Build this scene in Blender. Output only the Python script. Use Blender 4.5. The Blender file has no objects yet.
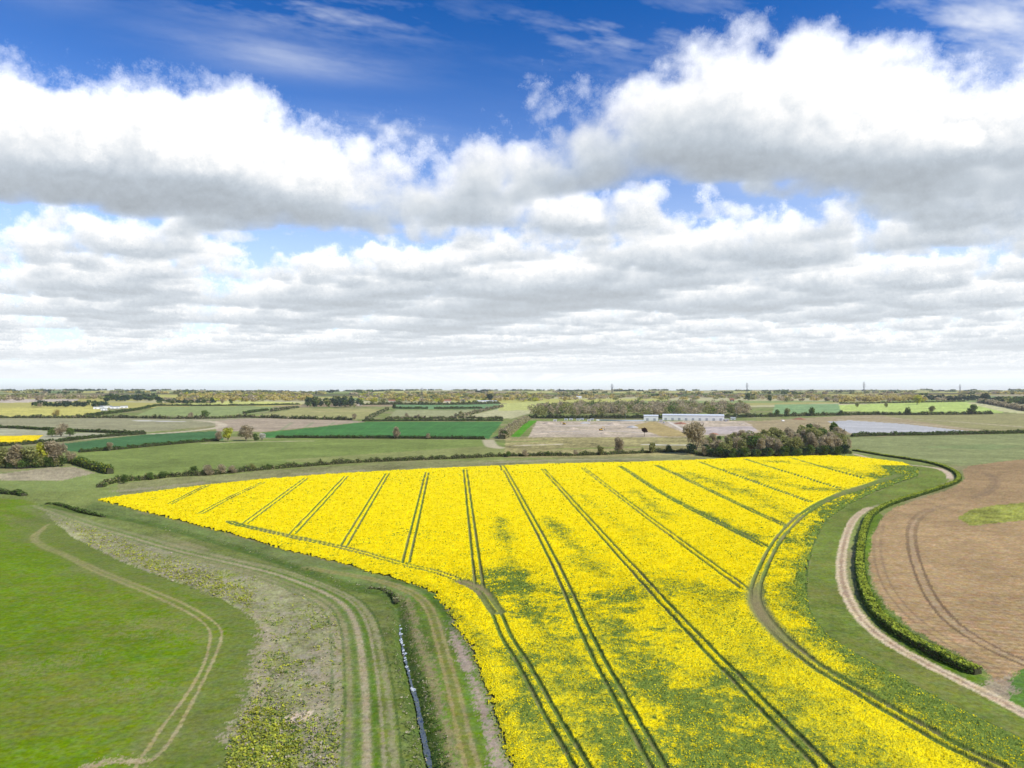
import bpy, math, numpy as np
from math import radians as R
S = bpy.context.scene
# ------------------------------------------------------------------ camera
CAMH, FPX, PITCH = 50.0, 705.0, math.atan(7 / 705.0)
cam = bpy.data.cameras.new("camera"); cam.sensor_width = 36; cam.lens = FPX / 1024 * 36; cam.clip_start = .5; cam.clip_end = 60000
camo = bpy.data.objects.new("camera", cam); S.collection.objects.link(camo)
camo.location = (0, 0, CAMH); camo.rotation_euler = (R(90) + PITCH, 0, 0); S.camera = camo
# ------------------------------------------------------------------ sun and exposure
SUN_AZ, SUN_EL = 121., 46.
SUN = (math.sin(R(SUN_AZ)) * math.cos(R(SUN_EL)), math.cos(R(SUN_AZ)) * math.cos(R(SUN_EL)), math.sin(R(SUN_EL)))
sl = bpy.data.lights.new("sun", 'SUN'); sl.energy = 4.0; sl.angle = R(.5); sl.color = (1, .96, .88)
so = bpy.data.objects.new("sun", sl); S.collection.objects.link(so); so.rotation_euler = (R(90 - SUN_EL), 0, R(180 - SUN_AZ))
S.view_settings.view_transform = 'Standard'; S.view_settings.look = 'None'; S.view_settings.gamma = 1; S.view_settings.exposure = 0.30
SKY_STRENGTH = .08
CLOUD_GAIN = .87
S.render.engine = 'CYCLES'; S.cycles.max_bounces = 5; S.cycles.diffuse_bounces = 2; S.cycles.glossy_bounces = 2; S.cycles.transmission_bounces = 2
S.cycles.volume_bounces = 0; S.cycles.transparent_max_bounces = 4; S.cycles.use_denoising = True; S.cycles.caustics_reflective = False; S.cycles.caustics_refractive = False
def worley(n, cells, seed):
    r = np.random.default_rng(seed); pts = r.random((cells, cells, cells, 3)).astype(np.float32)
    g = (np.arange(n, dtype=np.float32) + .5) / n * cells
    X, Y, Z = np.meshgrid(g, g, g, indexing='ij'); ix, iy, iz = X.astype(int), Y.astype(int), Z.astype(int)
    best = np.full(X.shape, 9., np.float32)
    for dx in (-1, 0, 1):
        for dy in (-1, 0, 1):
            for dz in (-1, 0, 1):
                jx, jy, jz = ix + dx, iy + dy, iz + dz
                p = pts[jx % cells, jy % cells, jz % cells]
                d = (jx + p[..., 0] - X) ** 2 + (jy + p[..., 1] - Y) ** 2 + (jz + p[..., 2] - Z) ** 2
                np.minimum(best, d, out=best)
    return np.clip(1 - np.sqrt(best), 0, 1)
def spectral(n, beta, seed, dims=3, lo=1, hi=1e9):
    r = np.random.default_rng(seed); a = np.fft.rfftn(r.standard_normal((n,) * dims).astype(np.float32))
    f = np.fft.fftfreq(n) * n; fr = np.fft.rfftfreq(n) * n
    ks = np.meshgrid(*([f] * (dims - 1) + [fr]), indexing='ij'); k = np.sqrt(sum(q * q for q in ks)); k[(0,) * dims] = 1
    w = k ** (-beta); w[(k < lo) | (k > hi)] = 0; w[(0,) * dims] = 0
    o = np.fft.irfftn(a * w, s=(n,) * dims).astype(np.float32); return o / o.std()
def lut3(V, x, y, z):
    n = V.shape[0]; x = x % 1 * n; y = y % 1 * n; z = z % 1 * n
    x0 = x.astype(np.int32); y0 = y.astype(np.int32); z0 = z.astype(np.int32)
    fx = x - x0; fy = y - y0; fz = z - z0; x0 %= n; y0 %= n; z0 %= n
    x1 = (x0 + 1) % n; y1 = (y0 + 1) % n; z1 = (z0 + 1) % n
    F = V.ravel(); a0 = x0 * n; a1 = x1 * n
    b00 = (a0 + y0) * n; b01 = (a0 + y1) * n; b10 = (a1 + y0) * n; b11 = (a1 + y1) * n
    g = lambda b, q: F[b + q]
    c0 = (g(b00, z0) * (1 - fx) + g(b10, z0) * fx) * (1 - fy) + (g(b01, z0) * (1 - fx) + g(b11, z0) * fx) * fy
    c1 = (g(b00, z1) * (1 - fx) + g(b10, z1) * fx) * (1 - fy) + (g(b01, z1) * (1 - fx) + g(b11, z1) * fx) * fy
    return c0 * (1 - fz) + c1 * fz
ZB, ZT = 900., 1440.
def cloud_image(W, H, AZ, EL, sun, blobs, prm):
    n = 96
    w1, w2, w3 = worley(n, 5, 1), worley(n, 10, 2), worley(n, 20, 3)
    per = spectral(n, 1.9, 4); per = np.clip(.5 + .22 * per, 0, 1)
    base = .42 * per + .58 * (w1 * .46 + w2 * .34 + w3 * .20)
    base = (base - base.min()) / (base.max() - base.min()); base = base.astype(np.float32)
    det = (.55 * worley(n, 8, 7) + .3 * worley(n, 16, 8) + .15 * worley(n, 32, 9)); det = ((det - det.min()) / np.ptp(det)).astype(np.float32)
    B = prm['tile']; D = prm['dtile']
    def cov(x, y):
        d = np.hypot(x, y)
        c = prm['cfar'] * np.clip((d - prm['d0']) / prm['dw'], 0, 1)
        for (bx, by, rx, ry, amp) in blobs:
            c = c + amp * np.exp(-((x - bx) / rx) ** 2 - ((y - by) / ry) ** 2)
        return np.clip(c, 0, 1)
    def dens(x, y, z, fine=True):
        h = (z - ZB) / (ZT - ZB)
        c = cov(x, y)
        u = .82 * x + .57 * y + 500 * np.sin(y / 2900.); v = -.57 * x + .82 * y + 500 * np.sin(x / 3700. + 1)
        c = np.clip(c + .06 * np.sin(x / 2300. + y / 5100.) + .07 * np.sin(y / 1300. + 2 + x / 6000.) + prm['lump'] * np.sin(x / 1150. + 2.2 * np.sin(y / 2900.)) * np.sin(y / 900. + 1.7 * np.sin(x / 2100.)) , 0, 1) * (c > .02)
        nz = lut3(base, u / B + prm['ox'], v / B + prm['oy'], z / B)
        hg = np.clip(h / .07, 0, 1) * np.clip(1.12 - h, 0, 1) ** prm['hp']
        d = (nz * hg - (1 - c)) / np.maximum(c, .05)
        if fine:
            e = .62 * lut3(det, u / D, v / D, z / D) + .38 * lut3(det, v / D * 3.1, u / D * 3.1, z / D * 3.1)
            d = d - prm['erode'] * (1 - e) * np.clip(1.2 - d * 2.2, 0, 1)
            return np.clip(d, 0, 1), e
        return np.clip(d, 0, 1)
    # light grid
    L = 26000.; nx = 200; nzv = 20
    gx = np.linspace(-L, L, nx * 2, dtype=np.float32); gy = np.linspace(-2000, L + 10000, int(nx * 1.5), dtype=np.float32); gz = np.linspace(ZB, ZT, nzv, dtype=np.float32)
    X, Y, Z = np.meshgrid(gx, gy, gz, indexing='ij')
    tau = np.zeros(X.shape, np.float32); stp = 70.; s = 35.
    for k in range(7):
        zz = Z + sun[2] * s
        tau += stp * np.where(zz < ZT, dens(X + sun[0] * s, Y + sun[1] * s, zz, False), 0); s += stp; stp *= 1.25; s += stp*.25
    tf = tau.ravel()
    def tau_at(x, y, z):
        fx = np.clip((x + L) / (2 * L) * (len(gx) - 1), 0, len(gx) - 1.01); fy = np.clip((y + 2000) / (L + 12000) * (len(gy) - 1), 0, len(gy) - 1.01); fz = np.clip((z - ZB) / (ZT - ZB) * (nzv - 1), 0, nzv - 1.01)
        x0, y0, z0 = fx.astype(np.int32), fy.astype(np.int32), fz.astype(np.int32); fx -= x0; fy -= y0; fz -= z0
        i = (x0 * len(gy) + y0) * nzv + z0; dx = len(gy) * nzv; dy = nzv
        r = 0
        for a, wa in ((0, 1 - fx), (dx, fx)):
            for b, wb in ((0, 1 - fy), (dy, fy)):
                r = r + wa * wb * (tf[i + a + b] * (1 - fz) + tf[i + a + b + 1] * fz)
        return r
    az = (np.arange(W, dtype=np.float32) + .5) / W * 2 * AZ - AZ; el = (np.arange(H, dtype=np.float32) + .5) / H * EL
    A, E = np.meshgrid(np.radians(az), np.radians(el)); A = A.ravel(); E = np.maximum(E.ravel(), .006)
    dx, dy, dz = np.sin(A) * np.cos(E), np.cos(A) * np.cos(E), np.sin(E)
    t0 = (ZB - 50) / dz; t1 = np.minimum((ZT - 50) / dz, t0 + 16000); N = prm['steps']
    T = np.ones(len(A), np.float32); C = np.zeros(len(A), np.float32); Dm = np.zeros(len(A), np.float32)
    r = np.random.default_rng(5); jit = r.random(len(A)).astype(np.float32)
    for k in range(N):
        act = np.nonzero((T > .01) & (t0 < 60000))[0]
        st = (t1[act] - t0[act]) / N; t = t0[act] + (k + jit[act]) * st
        x, y, z = dx[act] * t, dy[act] * t, 50 + dz[act] * t
        d, ee = dens(x, y, z)
        m = d > .001; act = act[m]
        if not len(act): continue
        d = d[m]; ee = ee[m]; h = (z[m] - ZB) / (ZT - ZB); tm = t[m]; st = st[m]
        ta = tau_at(x[m], y[m], z[m]) * prm['sig']
        col = prm['sunl'] * (.7 * np.exp(-ta) + .3 * np.exp(-.2 * ta)) + prm['amb0'] + prm['amb1'] * np.clip(h * 1.6, 0, 1)
        col *= 1 + prm['loc'] * (ee - .5)
        a = 1 - np.exp(-d * prm['sig'] * 1.6 * np.minimum(st, 160))
        C[act] += T[act] * a * col; Dm[act] += T[act] * a * tm; T[act] *= 1 - a
    al = 1 - T; br = C / np.maximum(al, 1e-4); dist = Dm / np.maximum(al, 1e-4)
    # high thin veil: streaky ice cloud on a plane far above
    sp = spectral(512, 1.75, 21, 2); sq = spectral(512, 1.5, 22, 2)
    X, Y = dx / (dz + .03), dy / (dz + .03)
    def lut2(V, x, y):
        q = V.shape[0]; x = x % 1 * q; y = y % 1 * q; i = x.astype(int); j = y.astype(int); fx = x - i; fy = y - j
        i %= q; j %= q; i2 = (i + 1) % q; j2 = (j + 1) % q
        return (V[i, j] * (1 - fx) + V[i2, j] * fx) * (1 - fy) + (V[i, j2] * (1 - fx) + V[i2, j2] * fx) * fy
    st = lut2(sp, (X * .94 + Y * .34) / 11, (-X * .34 + Y * .94) / 3.2) + .55 * lut2(sq, (X * .94 + Y * .34) / 3 + .3, (-X * .34 + Y * .94) / 1.3)
    Ad, Ed = np.degrees(A), np.degrees(E); mk = np.zeros(len(A), np.float32)
    for (a0, e0, ra, re, am) in prm['veil']:
        mk = np.maximum(mk, am * np.exp(-((Ad - a0) / ra) ** 2 - ((Ed - e0) / re) ** 2))
    ci = np.clip(mk * np.clip(.38 + .5 * st, 0, 1.3), 0, .92)
    mist = prm['mist'] * np.exp(-(Ed / prm['miste']) ** 2)
    hz = np.array(prm['hz'], np.float32)[None] * (1 + prm['hlow'] * np.exp(-(Ed / 1.3) ** 2))[:, None]
    mist = np.maximum(mist, .97 * np.exp(-(Ed / 1.7) ** 2))
    sh = np.clip((br - .52) / .45, 0, 1)[:, None]
    tint = np.array([.83, .945, 1.07], np.float32) * (1 - sh) + np.array([1, .995, .985], np.float32) * sh
    haz = np.exp(-dist / prm['hzd'])[:, None]
    ccol = br[:, None] * tint * haz + hz * (1 - haz)
    # veil behind, mist layer behind the cumulus too
    va = 1 - (1 - ci) * (1 - mist); vc = (np.array([.86, .90, .98], np.float32) * ci[:, None] + hz * (mist * (1 - ci))[:, None]) / np.maximum(va, 1e-4)[:, None]
    oa = al + va * (1 - al); oc = (ccol * al[:, None] + vc * (va * (1 - al))[:, None]) / np.maximum(oa, 1e-4)[:, None]
    return np.concatenate([oc, oa[:, None]], 1).reshape(H, W, 4)
prm=dict(tile=1850.,dtile=520.,ox=.33,oy=.6,cfar=.71,d0=3100.,dw=700.,hp=.45,erode=.6,steps=48,sig=.022,sunl=1.0,amb0=.225,amb1=.44,hzd=22000.,loc=.85,lump=.10,hlow=.12,
 hz=(.95,.985,1.01),mist=.93,miste=14.,
 veil=[(-17,27.8,12,1.7,.95),(-17.5,24.5,9,1.2,.38),(9,26.8,8,1.8,.95),(2,28,7,.9,.5),(24,24,13,6,1.0),(33,24,10,7,1.1),(-35,27,6,2,.35),(-11,20,5,1.2,.4)])
blobs=[(100,3000,330,300,.7),(-1000,2850,260,200,.3),(-2500,2900,350,300,.7),(-2050,2800,560,330,.9),(-1550,3050,420,280,.9),(-1200,3300,380,260,.78),(-640,3450,520,300,.7),(-150,3350,300,300,.6),(-60,2560,230,120,.5),(520,2900,460,300,.8),(950,2600,450,280,.86),(1450,2850,560,300,.8),(2050,2750,480,300,.74),(-900,2600,350,200,-.4),(220,2500,150,250,-.4)]
# ------------------------------------------------------------------ sky: Nishita behind computed clouds (a lat-long picture of a marched cloud layer)
world = bpy.data.worlds.new("World"); S.world = world; world.use_nodes = True
def build_sky():
    W, H, AZ, EL = 1400, 653, 45., 42.
    I = cloud_image(W, H, AZ, EL, SUN, blobs, prm)
    img = bpy.data.images.new("cloud_layer", W, H, alpha=True, float_buffer=True); img.colorspace_settings.name = 'Non-Color'; img.alpha_mode = 'CHANNEL_PACKED'
    img.pixels.foreach_set(np.ascontiguousarray(I, dtype=np.float32).ravel()); img.pack()
    nt = world.node_tree; N = nt.nodes; L = nt.links; N.clear()
    def m(op, a, b=None):
        n = N.new('ShaderNodeMath'); n.operation = op
        for i, v in enumerate((a, b)):
            if v is None: continue
            if isinstance(v, (int, float)): n.inputs[i].default_value = v
            else: L.new(v, n.inputs[i])
        return n.outputs[0]
    tc = N.new('ShaderNodeTexCoord'); sp = N.new('ShaderNodeSeparateXYZ'); L.new(tc.outputs['Generated'], sp.inputs[0])
    x, y, z = sp.outputs
    u = m('ADD', m('DIVIDE', m('ARCTAN2', x, y), 2 * R(AZ)), .5); el = m('ARCSINE', z); v = m('DIVIDE', el, R(EL))
    cb = N.new('ShaderNodeCombineXYZ'); L.new(u, cb.inputs[0]); L.new(m('MINIMUM', m('MAXIMUM', v, .002), .998), cb.inputs[1])
    it = N.new('ShaderNodeTexImage'); it.image = img; it.extension = 'MIRROR'; it.interpolation = 'Linear'; L.new(cb.outputs[0], it.inputs[0])
    sky = N.new('ShaderNodeTexSky'); sky.sky_type = 'NISHITA'; sky.sun_disc = False; sky.sun_elevation = R(SUN_EL); sky.sun_rotation = R(SUN_AZ)
    sky.air_density = 1.0; sky.dust_density = .3; sky.ozone_density = 3.0; sky.altitude = 100
    gm = N.new('ShaderNodeGamma'); gm.inputs[1].default_value = SKYGAMMA
    sc0 = N.new('ShaderNodeVectorMath'); sc0.operation = 'MULTIPLY'; L.new(sky.outputs[0], sc0.inputs[0]); sc0.inputs[1].default_value = SKYMUL
    L.new(sc0.outputs[0], gm.inputs[0])
    cs = N.new('ShaderNodeVectorMath'); cs.operation = 'SCALE'; L.new(it.outputs['Color'], cs.inputs[0]); cs.inputs['Scale'].default_value = CLOUD_GAIN / SKY_STRENGTH
    mx = N.new('ShaderNodeMix'); mx.data_type = 'RGBA'
    L.new(m('MULTIPLY', it.outputs['Alpha'], m('MINIMUM', m('MAXIMUM', m('SUBTRACT', 3.2, m('MULTIPLY', v, 2.4)), .35), 1.)), mx.inputs['Factor'])
    sb = N.new('ShaderNodeVectorMath'); sb.operation = 'SCALE'; L.new(gm.outputs[0], sb.inputs[0]); sb.inputs['Scale'].default_value = 1.0 / SKY_STRENGTH
    L.new(sb.outputs[0], mx.inputs['A']); L.new(cs.outputs[0], mx.inputs['B'])
    bg = N.new('ShaderNodeBackground'); bg.inputs[1].default_value = SKY_STRENGTH; L.new(mx.outputs['Result'], bg.inputs[0])
    o = N.new('ShaderNodeOutputWorld'); L.new(bg.outputs[0], o.inputs[0])
    world.cycles.sampling_method = 'MANUAL'; world.cycles.sample_map_resolution = 512
SKYGAMMA, SKYMUL = 1.6, (.006, .128, .168)
build_sky()
# ------------------------------------------------------------------ terrain
rng = np.random.default_rng(11)
_pr = np.array([0, 1600, 2000, 2500, 3000, 3500, 4000, 5000, 6000, 7500, 9000, 10500, 12500.]); _pz = np.array([0, 0, 5, 14, 23, 32, 39, 44, 47, 51, 55, 54, 40.])
def rise(r): return np.interp(r, _pr, _pz)
TILE = spectral(512, 1.5, 31, 2); TIL2 = spectral(512, 1.15, 32, 2); TIL3 = spectral(512, .75, 33, 2)
def lut2(V, x, y):
    q = V.shape[0]; x = np.asarray(x) % 1 * q; y = np.asarray(y) % 1 * q; i = x.astype(int); j = y.astype(int); fx = x - i; fy = y - j
    i %= q; j %= q; i2 = (i + 1) % q; j2 = (j + 1) % q
    return (V[i, j] * (1 - fx) + V[i2, j] * fx) * (1 - fy) + (V[i, j2] * (1 - fx) + V[i2, j2] * fx) * fy
def n2(x, y, scale, V=None): return lut2(TILE if V is None else V, np.asarray(x) / scale + .37, np.asarray(y) / scale + .61)
def H0(x, y):
    r = np.hypot(x, y); far = np.clip((r - 4500) / 3500, 0, 1)
    return rise(r) + far * (11 * np.sin(x / 900. + 1.3) * np.sin(x / 2300. + y / 4000) + 6 * np.sin(x / 410. + y / 3000 + 2))
cp, sp_ = math.cos(PITCH), math.sin(PITCH)
def ground(px, py):
    """the spot on the land that a surveyed bearing points at"""
    px = np.atleast_1d(np.asarray(px, float)); py = np.atleast_1d(np.asarray(py, float))
    vx = (px - 512) / FPX; vz = (384 - py) / FPX; y = cp - vz * sp_; z = sp_ + vz * cp
    t = np.where(z < -.0005, CAMH / np.maximum(-z, .0005), 1e5)
    t = np.minimum(t, 12000.)
    for _ in range(30):
        h = H0(vx * t, y * t); tn = np.where(z < 0, (CAMH - h) / np.maximum(-z, 1e-5), t); tn = np.clip(tn, 50, 9000); t = t + .5 * (tn - t)
    return np.stack([vx * t, y * t], 1)
def spline(pts, n=6):
    p = np.array(pts, float)
    if len(p) < 3: return np.stack([np.linspace(p[0, k], p[1, k], 12) for k in (0, 1)], 1)
    q = np.vstack([2 * p[0] - p[1], p, 2 * p[-1] - p[-2]]); out = []
    for i in range(1, len(q) - 2):
        for s in np.arange(n) / n:
            a, b, c, d = q[i - 1], q[i], q[i + 1], q[i + 2]
            out.append(.5 * (2 * b + (c - a) * s + (2 * a - 5 * b + 4 * c - d) * s * s + (3 * b - a - 3 * c + d) * s ** 3))
    out.append(p[-1]); return np.array(out)
def line(pts, n=6): g = spline(pts, n); return ground(g[:, 0], g[:, 1])
def area(pts, n=3):
    p = list(pts) + [pts[0]]; g = []
    for (a, b) in zip(p[:-1], p[1:]):
        for s in np.arange(n) / n: g.append((a[0] + (b[0] - a[0]) * s, a[1] + (b[1] - a[1]) * s))
    g = np.array(g); return ground(g[:, 0], g[:, 1])
def z5(*q): return [(a / 2.668, 480 + b / 2.668) for a, b in q]
def z6(*q): return [(230 + a / 2.666, 480 + b / 2.666) for a, b in q]
def z6a(*q): return [(360 + a / 3.69, 560 + b / 3.69) for a, b in q]
def z7(*q): return [(500 + a / 2.493, 460 + b / 2.493) for a, b in q]
def z8(*q): return [(740 + a / 2.341, 440 + b / 2.341) for a, b in q]
def near_line(X, Y, ln, rad):
    """distance to a polyline, the unit normal's y part and arc length, for points within rad"""
    idx = np.nonzero((X > ln[:, 0].min() - rad) & (X < ln[:, 0].max() + rad) & (Y > ln[:, 1].min() - rad) & (Y < ln[:, 1].max() + rad))[0]
    x, y = X[idx], Y[idx]; best = np.full(len(idx), 1e18); ny = np.zeros(len(idx)); sg = np.zeros(len(idx)); arc = np.zeros(len(idx)); s0 = 0.
    for a, b in zip(ln[:-1], ln[1:]):
        d = b - a; l2 = d @ d
        if l2 < 1e-9: continue
        l = math.sqrt(l2)
        k = np.nonzero((x > min(a[0], b[0]) - rad) & (x < max(a[0], b[0]) + rad) & (y > min(a[1], b[1]) - rad) & (y < max(a[1], b[1]) + rad))[0]
        if len(k):
            t = np.clip(((x[k] - a[0]) * d[0] + (y[k] - a[1]) * d[1]) / l2, 0, 1)
            q = (x[k] - a[0] - t * d[0]) ** 2 + (y[k] - a[1] - t * d[1]) ** 2; mm = q < best[k]; kk = k[mm]
            best[kk] = q[mm]; ny[kk] = abs(d[0]) / l; arc[kk] = s0 + t[mm] * l
            sg[kk] = np.sign((x[kk] - a[0]) * d[1] - (y[kk] - a[1]) * d[0])     # +: to the right of the line's direction
        s0 += l
    dd = np.sqrt(best); m = dd < rad
    return idx[m], dd[m], ny[m], sg[m], arc[m]
def inside(X, Y, pg):
    m = np.nonzero((X >= pg[:, 0].min()) & (X <= pg[:, 0].max()) & (Y >= pg[:, 1].min()) & (Y <= pg[:, 1].max()))[0]
    x, y = X[m], Y[m]; c = np.zeros(len(m), bool); q = np.roll(pg, -1, 0)
    for (x1, y1), (x2, y2) in zip(pg, q):
        if y1 == y2: continue
        lo, hi = min(y1, y2), max(y1, y2); k = np.nonzero((y >= lo) & (y < hi))[0]
        if len(k): c[k] ^= x[k] < (x2 - x1) * (y[k] - y1) / (y2 - y1) + x1
    return m[c]
# the ground's own vertices: rows by distance, columns by bearing, finer close to the viewpoint
rows_py = np.concatenate([np.arange(845, 470, -1.0), np.arange(470, 391.9, -.5)])
RY = ground(np.full(len(rows_py), 512.), rows_py)[:, 1]
RY = np.concatenate([RY[RY < 5000], np.geomspace(5100, 11800, 26)])
RT = np.arange(-770, 771, 1.0) / FPX
GY, GT = np.meshgrid(RY, RT, indexing='ij'); NR, NC = GY.shape
X = (GY * GT).ravel(); Y = GY.ravel(); r_ = np.hypot(X, Y)
FP = Y / FPX; RO = np.repeat(np.abs(np.gradient(RY)), NC)
Z = H0(X, Y)
nA, nB, nC = n2(X, Y, 900), n2(X, Y, 160, TIL2), n2(X, Y, 45, TIL3)
COL = np.empty((len(X), 3)); FIELD = np.zeros(len(X), np.int16); NAMES = [("grass_verge", "rough green grass verges and strips between the fields and the yellow crop")]
COL[:] = (.185, .212, .066)
COL *= (1 + .10 * nA + .10 * nB + .10 * nC)[:, None]
t_ = np.clip(n2(X, Y, 300) * .5 + .1, 0, 1)[:, None]; COL[:] = COL * (1 - t_) + np.array([.27, .235, .12]) * t_ 
# beyond the mapped fields: a patchwork of small pale and green fields running to the horizon
f = r_ > 2050
cells = rng.random((900, 2)) * [16000, 9500] + [-8000, 2000]
pal = np.array([(.36, .33, .12), (.25, .30, .11), (.45, .41, .22), (.31, .24, .14), (.44, .42, .13), (.18, .24, .09), (.34, .29, .17), (.40, .36, .12)])
cc = pal[rng.integers(0, len(pal), 900)]
fi = np.nonzero(f)[0]
for s in range(0, len(fi), 20000):
    k = fi[s:s + 20000]; d = ((X[k, None] - cells[:, 0]) / 1.6) ** 2 + (Y[k, None] - cells[:, 1]) ** 2; COL[k] = cc[d.argmin(1)]
def jit(a): return X + a * nC * 1.0, Y + a * np.roll(nC, 977)
XJ, YJ = jit(.35)
def fill(pg, col, name=None, label=None, soft=0, mott=.08, n=3, mix=1.0):
    pg = area(pg, n); k = inside(XJ, YJ, pg)
    c = np.array(col) * (1 + mott * nB[k] + .6 * mott * nC[k])[:, None]
    COL[k] = COL[k] * (1 - mix) + c * mix
    if name:
        NAMES.append((name, label)); FIELD[k] = len(NAMES) - 1
    return k
def stroke(pts, w, col, amt=1.0, soft=.25, rag=0., off=0., ln=None, dash=0.):
    """a strip of bare or pale ground of half width w along a line"""
    ln = line(pts) if ln is None else ln
    k, d, ny, sg, arc = near_line(X, Y, ln, abs(off) + w * 3 + 25)
    d = np.abs(d * sg - off) if off else d
    e = np.hypot(FP[k] * np.sqrt(1 - ny ** 2), RO[k] * ny); we = np.maximum(w, .65 * e)
    if rag: d = d + rag * nC[k] * w
    a = np.clip((we + soft * we - d) / (2 * soft * we), 0, 1); a = a * a * (3 - 2 * a) * np.minimum(1, w / we * 1.15) * amt
    if dash: a = a * np.clip(.6 + dash * nB[k], 0, 1)
    COL[k] = COL[k] * (1 - a[:, None]) + np.array(col) * a[:, None]
    return k, a
# ---- far and middle fields
P = lambda *q: q
fill(P((0,403),(75,401.2),(80,399),(-60,399)), (.50,.42,.32), "stubble_field", "narrow pink-tan stubble field below the far trees at the left")
fill(P((-40,408.5),(95,406.5),(102,411),(85,416),(-40,417)), (.50,.45,.14), "pale_crop_field", "pale yellow field with one round tree standing before it")
fill(P((165,406),(250,405),(312,403),(250,401),(185,402)), (.52,.52,.17), "bright_far_field", "bright yellow-green strip field under the golden far trees")
fill(P((135,416),(158,406.5),(250,406),(300,408),(245,414),(215,416)), (.25,.29,.11), "pasture", "flat green pasture above the bushy hedge left of centre")
fill(P((250,417),(298,408),(386,409),(368,418.5),(350,420)), (.32,.30,.12), "hay_field", "olive hay field with tan streak in front of the dark tree block")
stroke(P((318,411.5),(345,411),(378,411)), 9, (.50,.40,.20), .8)
fill(P((387,418),(396,410),(482,410),(458,418)), (.31,.31,.15), "olive_field", "olive field between two hedges behind the bright green crop")
fill(P((395,404.5),(500,403.5),(498,409),(396,409)), (.16,.26,.11), "green_strips_field", "dark green field striped by low hedges before the pylon")
fill(P((455,418.5),(498,409),(530,405.5),(542,410),(512,418.5)), (.44,.41,.22), "pale_field", "pale field between the sloping hedge and the brown wood")
fill(P((500,404),(540,401),(562,405),(530,410),(498,411)), (.46,.46,.16), "light_green_field", "light yellow-green field at the left end of the brown wood")
fill(P((840,411),(838,405),(925,402),(967,402),(1012,412),(970,414)), (.42,.50,.15), "bright_pasture", "bright yellow-green pasture with scattered trees at the right")
fill(P((772,414),(775,404.5),(838,404),(842,413.5)), (.22,.32,.14), "striped_pasture", "mid green pasture behind the trees right of the brown wood")
fill(P((966,403),(982,402),(1100,412),(1100,420),(1004,412)), (.50,.47,.24), "straw_field", "pale straw field beside the diagonal hedge of pinkish trees")
fill(P((-260,418),(250,418),(232,424),(145,432.5),(0,426),(-260,424)), (.29,.27,.15), "fallow_field", "greyish olive fallow field with a white strip at far left")
stroke(P((138,420.6),(178,421.6)), 8, (.66,.62,.55), .9)
fill(P((215,421),(250,418),(350,420.3),(366,421.8),(262,432),(216,431)), (.37,.295,.20), "bare_soil_field", "pinkish bare soil field above the bright green crop")
stroke(P((150,434),(180,432),(205,429.5),(220,427),(222,424.5),(214,422),(198,420.5)), 7, (.52,.44,.30), .9)
fill(P((-260,427),(0,428),(75,432.5),(145,434),(60,442),(-260,455)), (.37,.35,.22), "pale_grass_field", "pale grass field between two dark hedges at the left edge")
fill(P((-260,437),(0,436),(44,435),(34,441.5),(0,445.5),(-260,452)), (.80,.58,.004), "distant_yellow_field", "small bright yellow crop at the left edge")
fill(P((48,449),(60,444),(145,434.5),(218,431),(224,440),(150,446),(82,452)), (.07,.15,.055), "dark_green_crop", "dark blue-green crop strip between two hedges on the left")
fill(P((262,433),(366,422),(503,421.5),(489,438.5),(277,437.5),(262,438)), (.07,.175,.05), "bright_green_crop", "bright green crop in the middle distance left of centre")
for o in np.linspace(270, 490, 12): stroke(P((o, 438), (o + 22 + (o - 270) * .05, 422.5)), 1.2, (.09,.24,.06), .5)
fill(P((78,453),(150,447),(222,441),(262,440),(489,439.5),(512,446),(512,457),(453,459.5),(377,462),(330,465),(240,472),(165,476),(112,482)), (.185,.225,.065), "middle_pasture", "wide green pasture behind the long middle hedge", mott=.1)
fill(P((280,460),(500,445),(512,450),(512,457),(453,459.5),(377,462),(330,465)), (.26,.25,.10), mix=.6)
stroke(P((205,443.3),(250,441.8),(310,441)), 4, (.44,.39,.22), .8); stroke(P((488,440),(492,446),(500,448)), 6, (.5,.42,.28), .8)
fill(P((-260,476),(0,473),(50,466),(75,466),(112,475),(118,486),(60,492),(0,489),(-260,500)), (.22,.26,.085), "rough_pasture", "rough tan and green pasture below the tree clump at the left")
fill(P((-260,478),(0,474),(50,467),(75,467),(95,473),(60,481),(0,480),(-260,486)), (.40,.32,.22), mix=.8, mott=.15)
fill(P((511,437),(527,420.5),(537,420.5),(519,437)), (.10,.26,.03), "grass_ride", "bright green grass ride beside the thick brown hedge")
fill(P((528,438),(537,421),(645,421.5),(720,420.5),(790,421),(762,437),(700,435),(690,437)), (.46,.375,.265), "building_site", "bare pinkish earth of the building site before the white warehouse", mott=.14)
fill(P((648,422),(655,421.5),(694,436.5),(662,436.5),(632,426)), (.38,.29,.12), mix=.9); fill(P((690,427),(760,426),(752,434),(705,434)), (.44,.38,.36), mix=.6)
stroke(P((668,421.5),(680,428),(694,435)), 2.5, (.62,.55,.45))
for q_ in range(26):
    a_ = 545 + rng.random() * 90; b_ = 422.5 + rng.random() * 13; stroke(P((a_, b_), (a_ + 6 + 16 * rng.random(), b_ + rng.normal(0, .5))), 1.5 + 3 * rng.random(), [(.53,.44,.33), (.37,.30,.21), (.42,.36,.28), (.28,.27,.12)][q_ % 4], .7, rag=1.)
stroke(P((540,432),(600,431),(640,432.5)), 6, (.40,.35,.30), .6); stroke(P((560,426),(620,425)), 8, (.53,.46,.38), .7)
fill(P((505,438.5),(528,437.5),(690,437),(705,440),(702,457),(505,458)), (.30,.26,.115), "scrub_field", "olive brown scrubby field in front of the building site", mott=.2)
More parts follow.
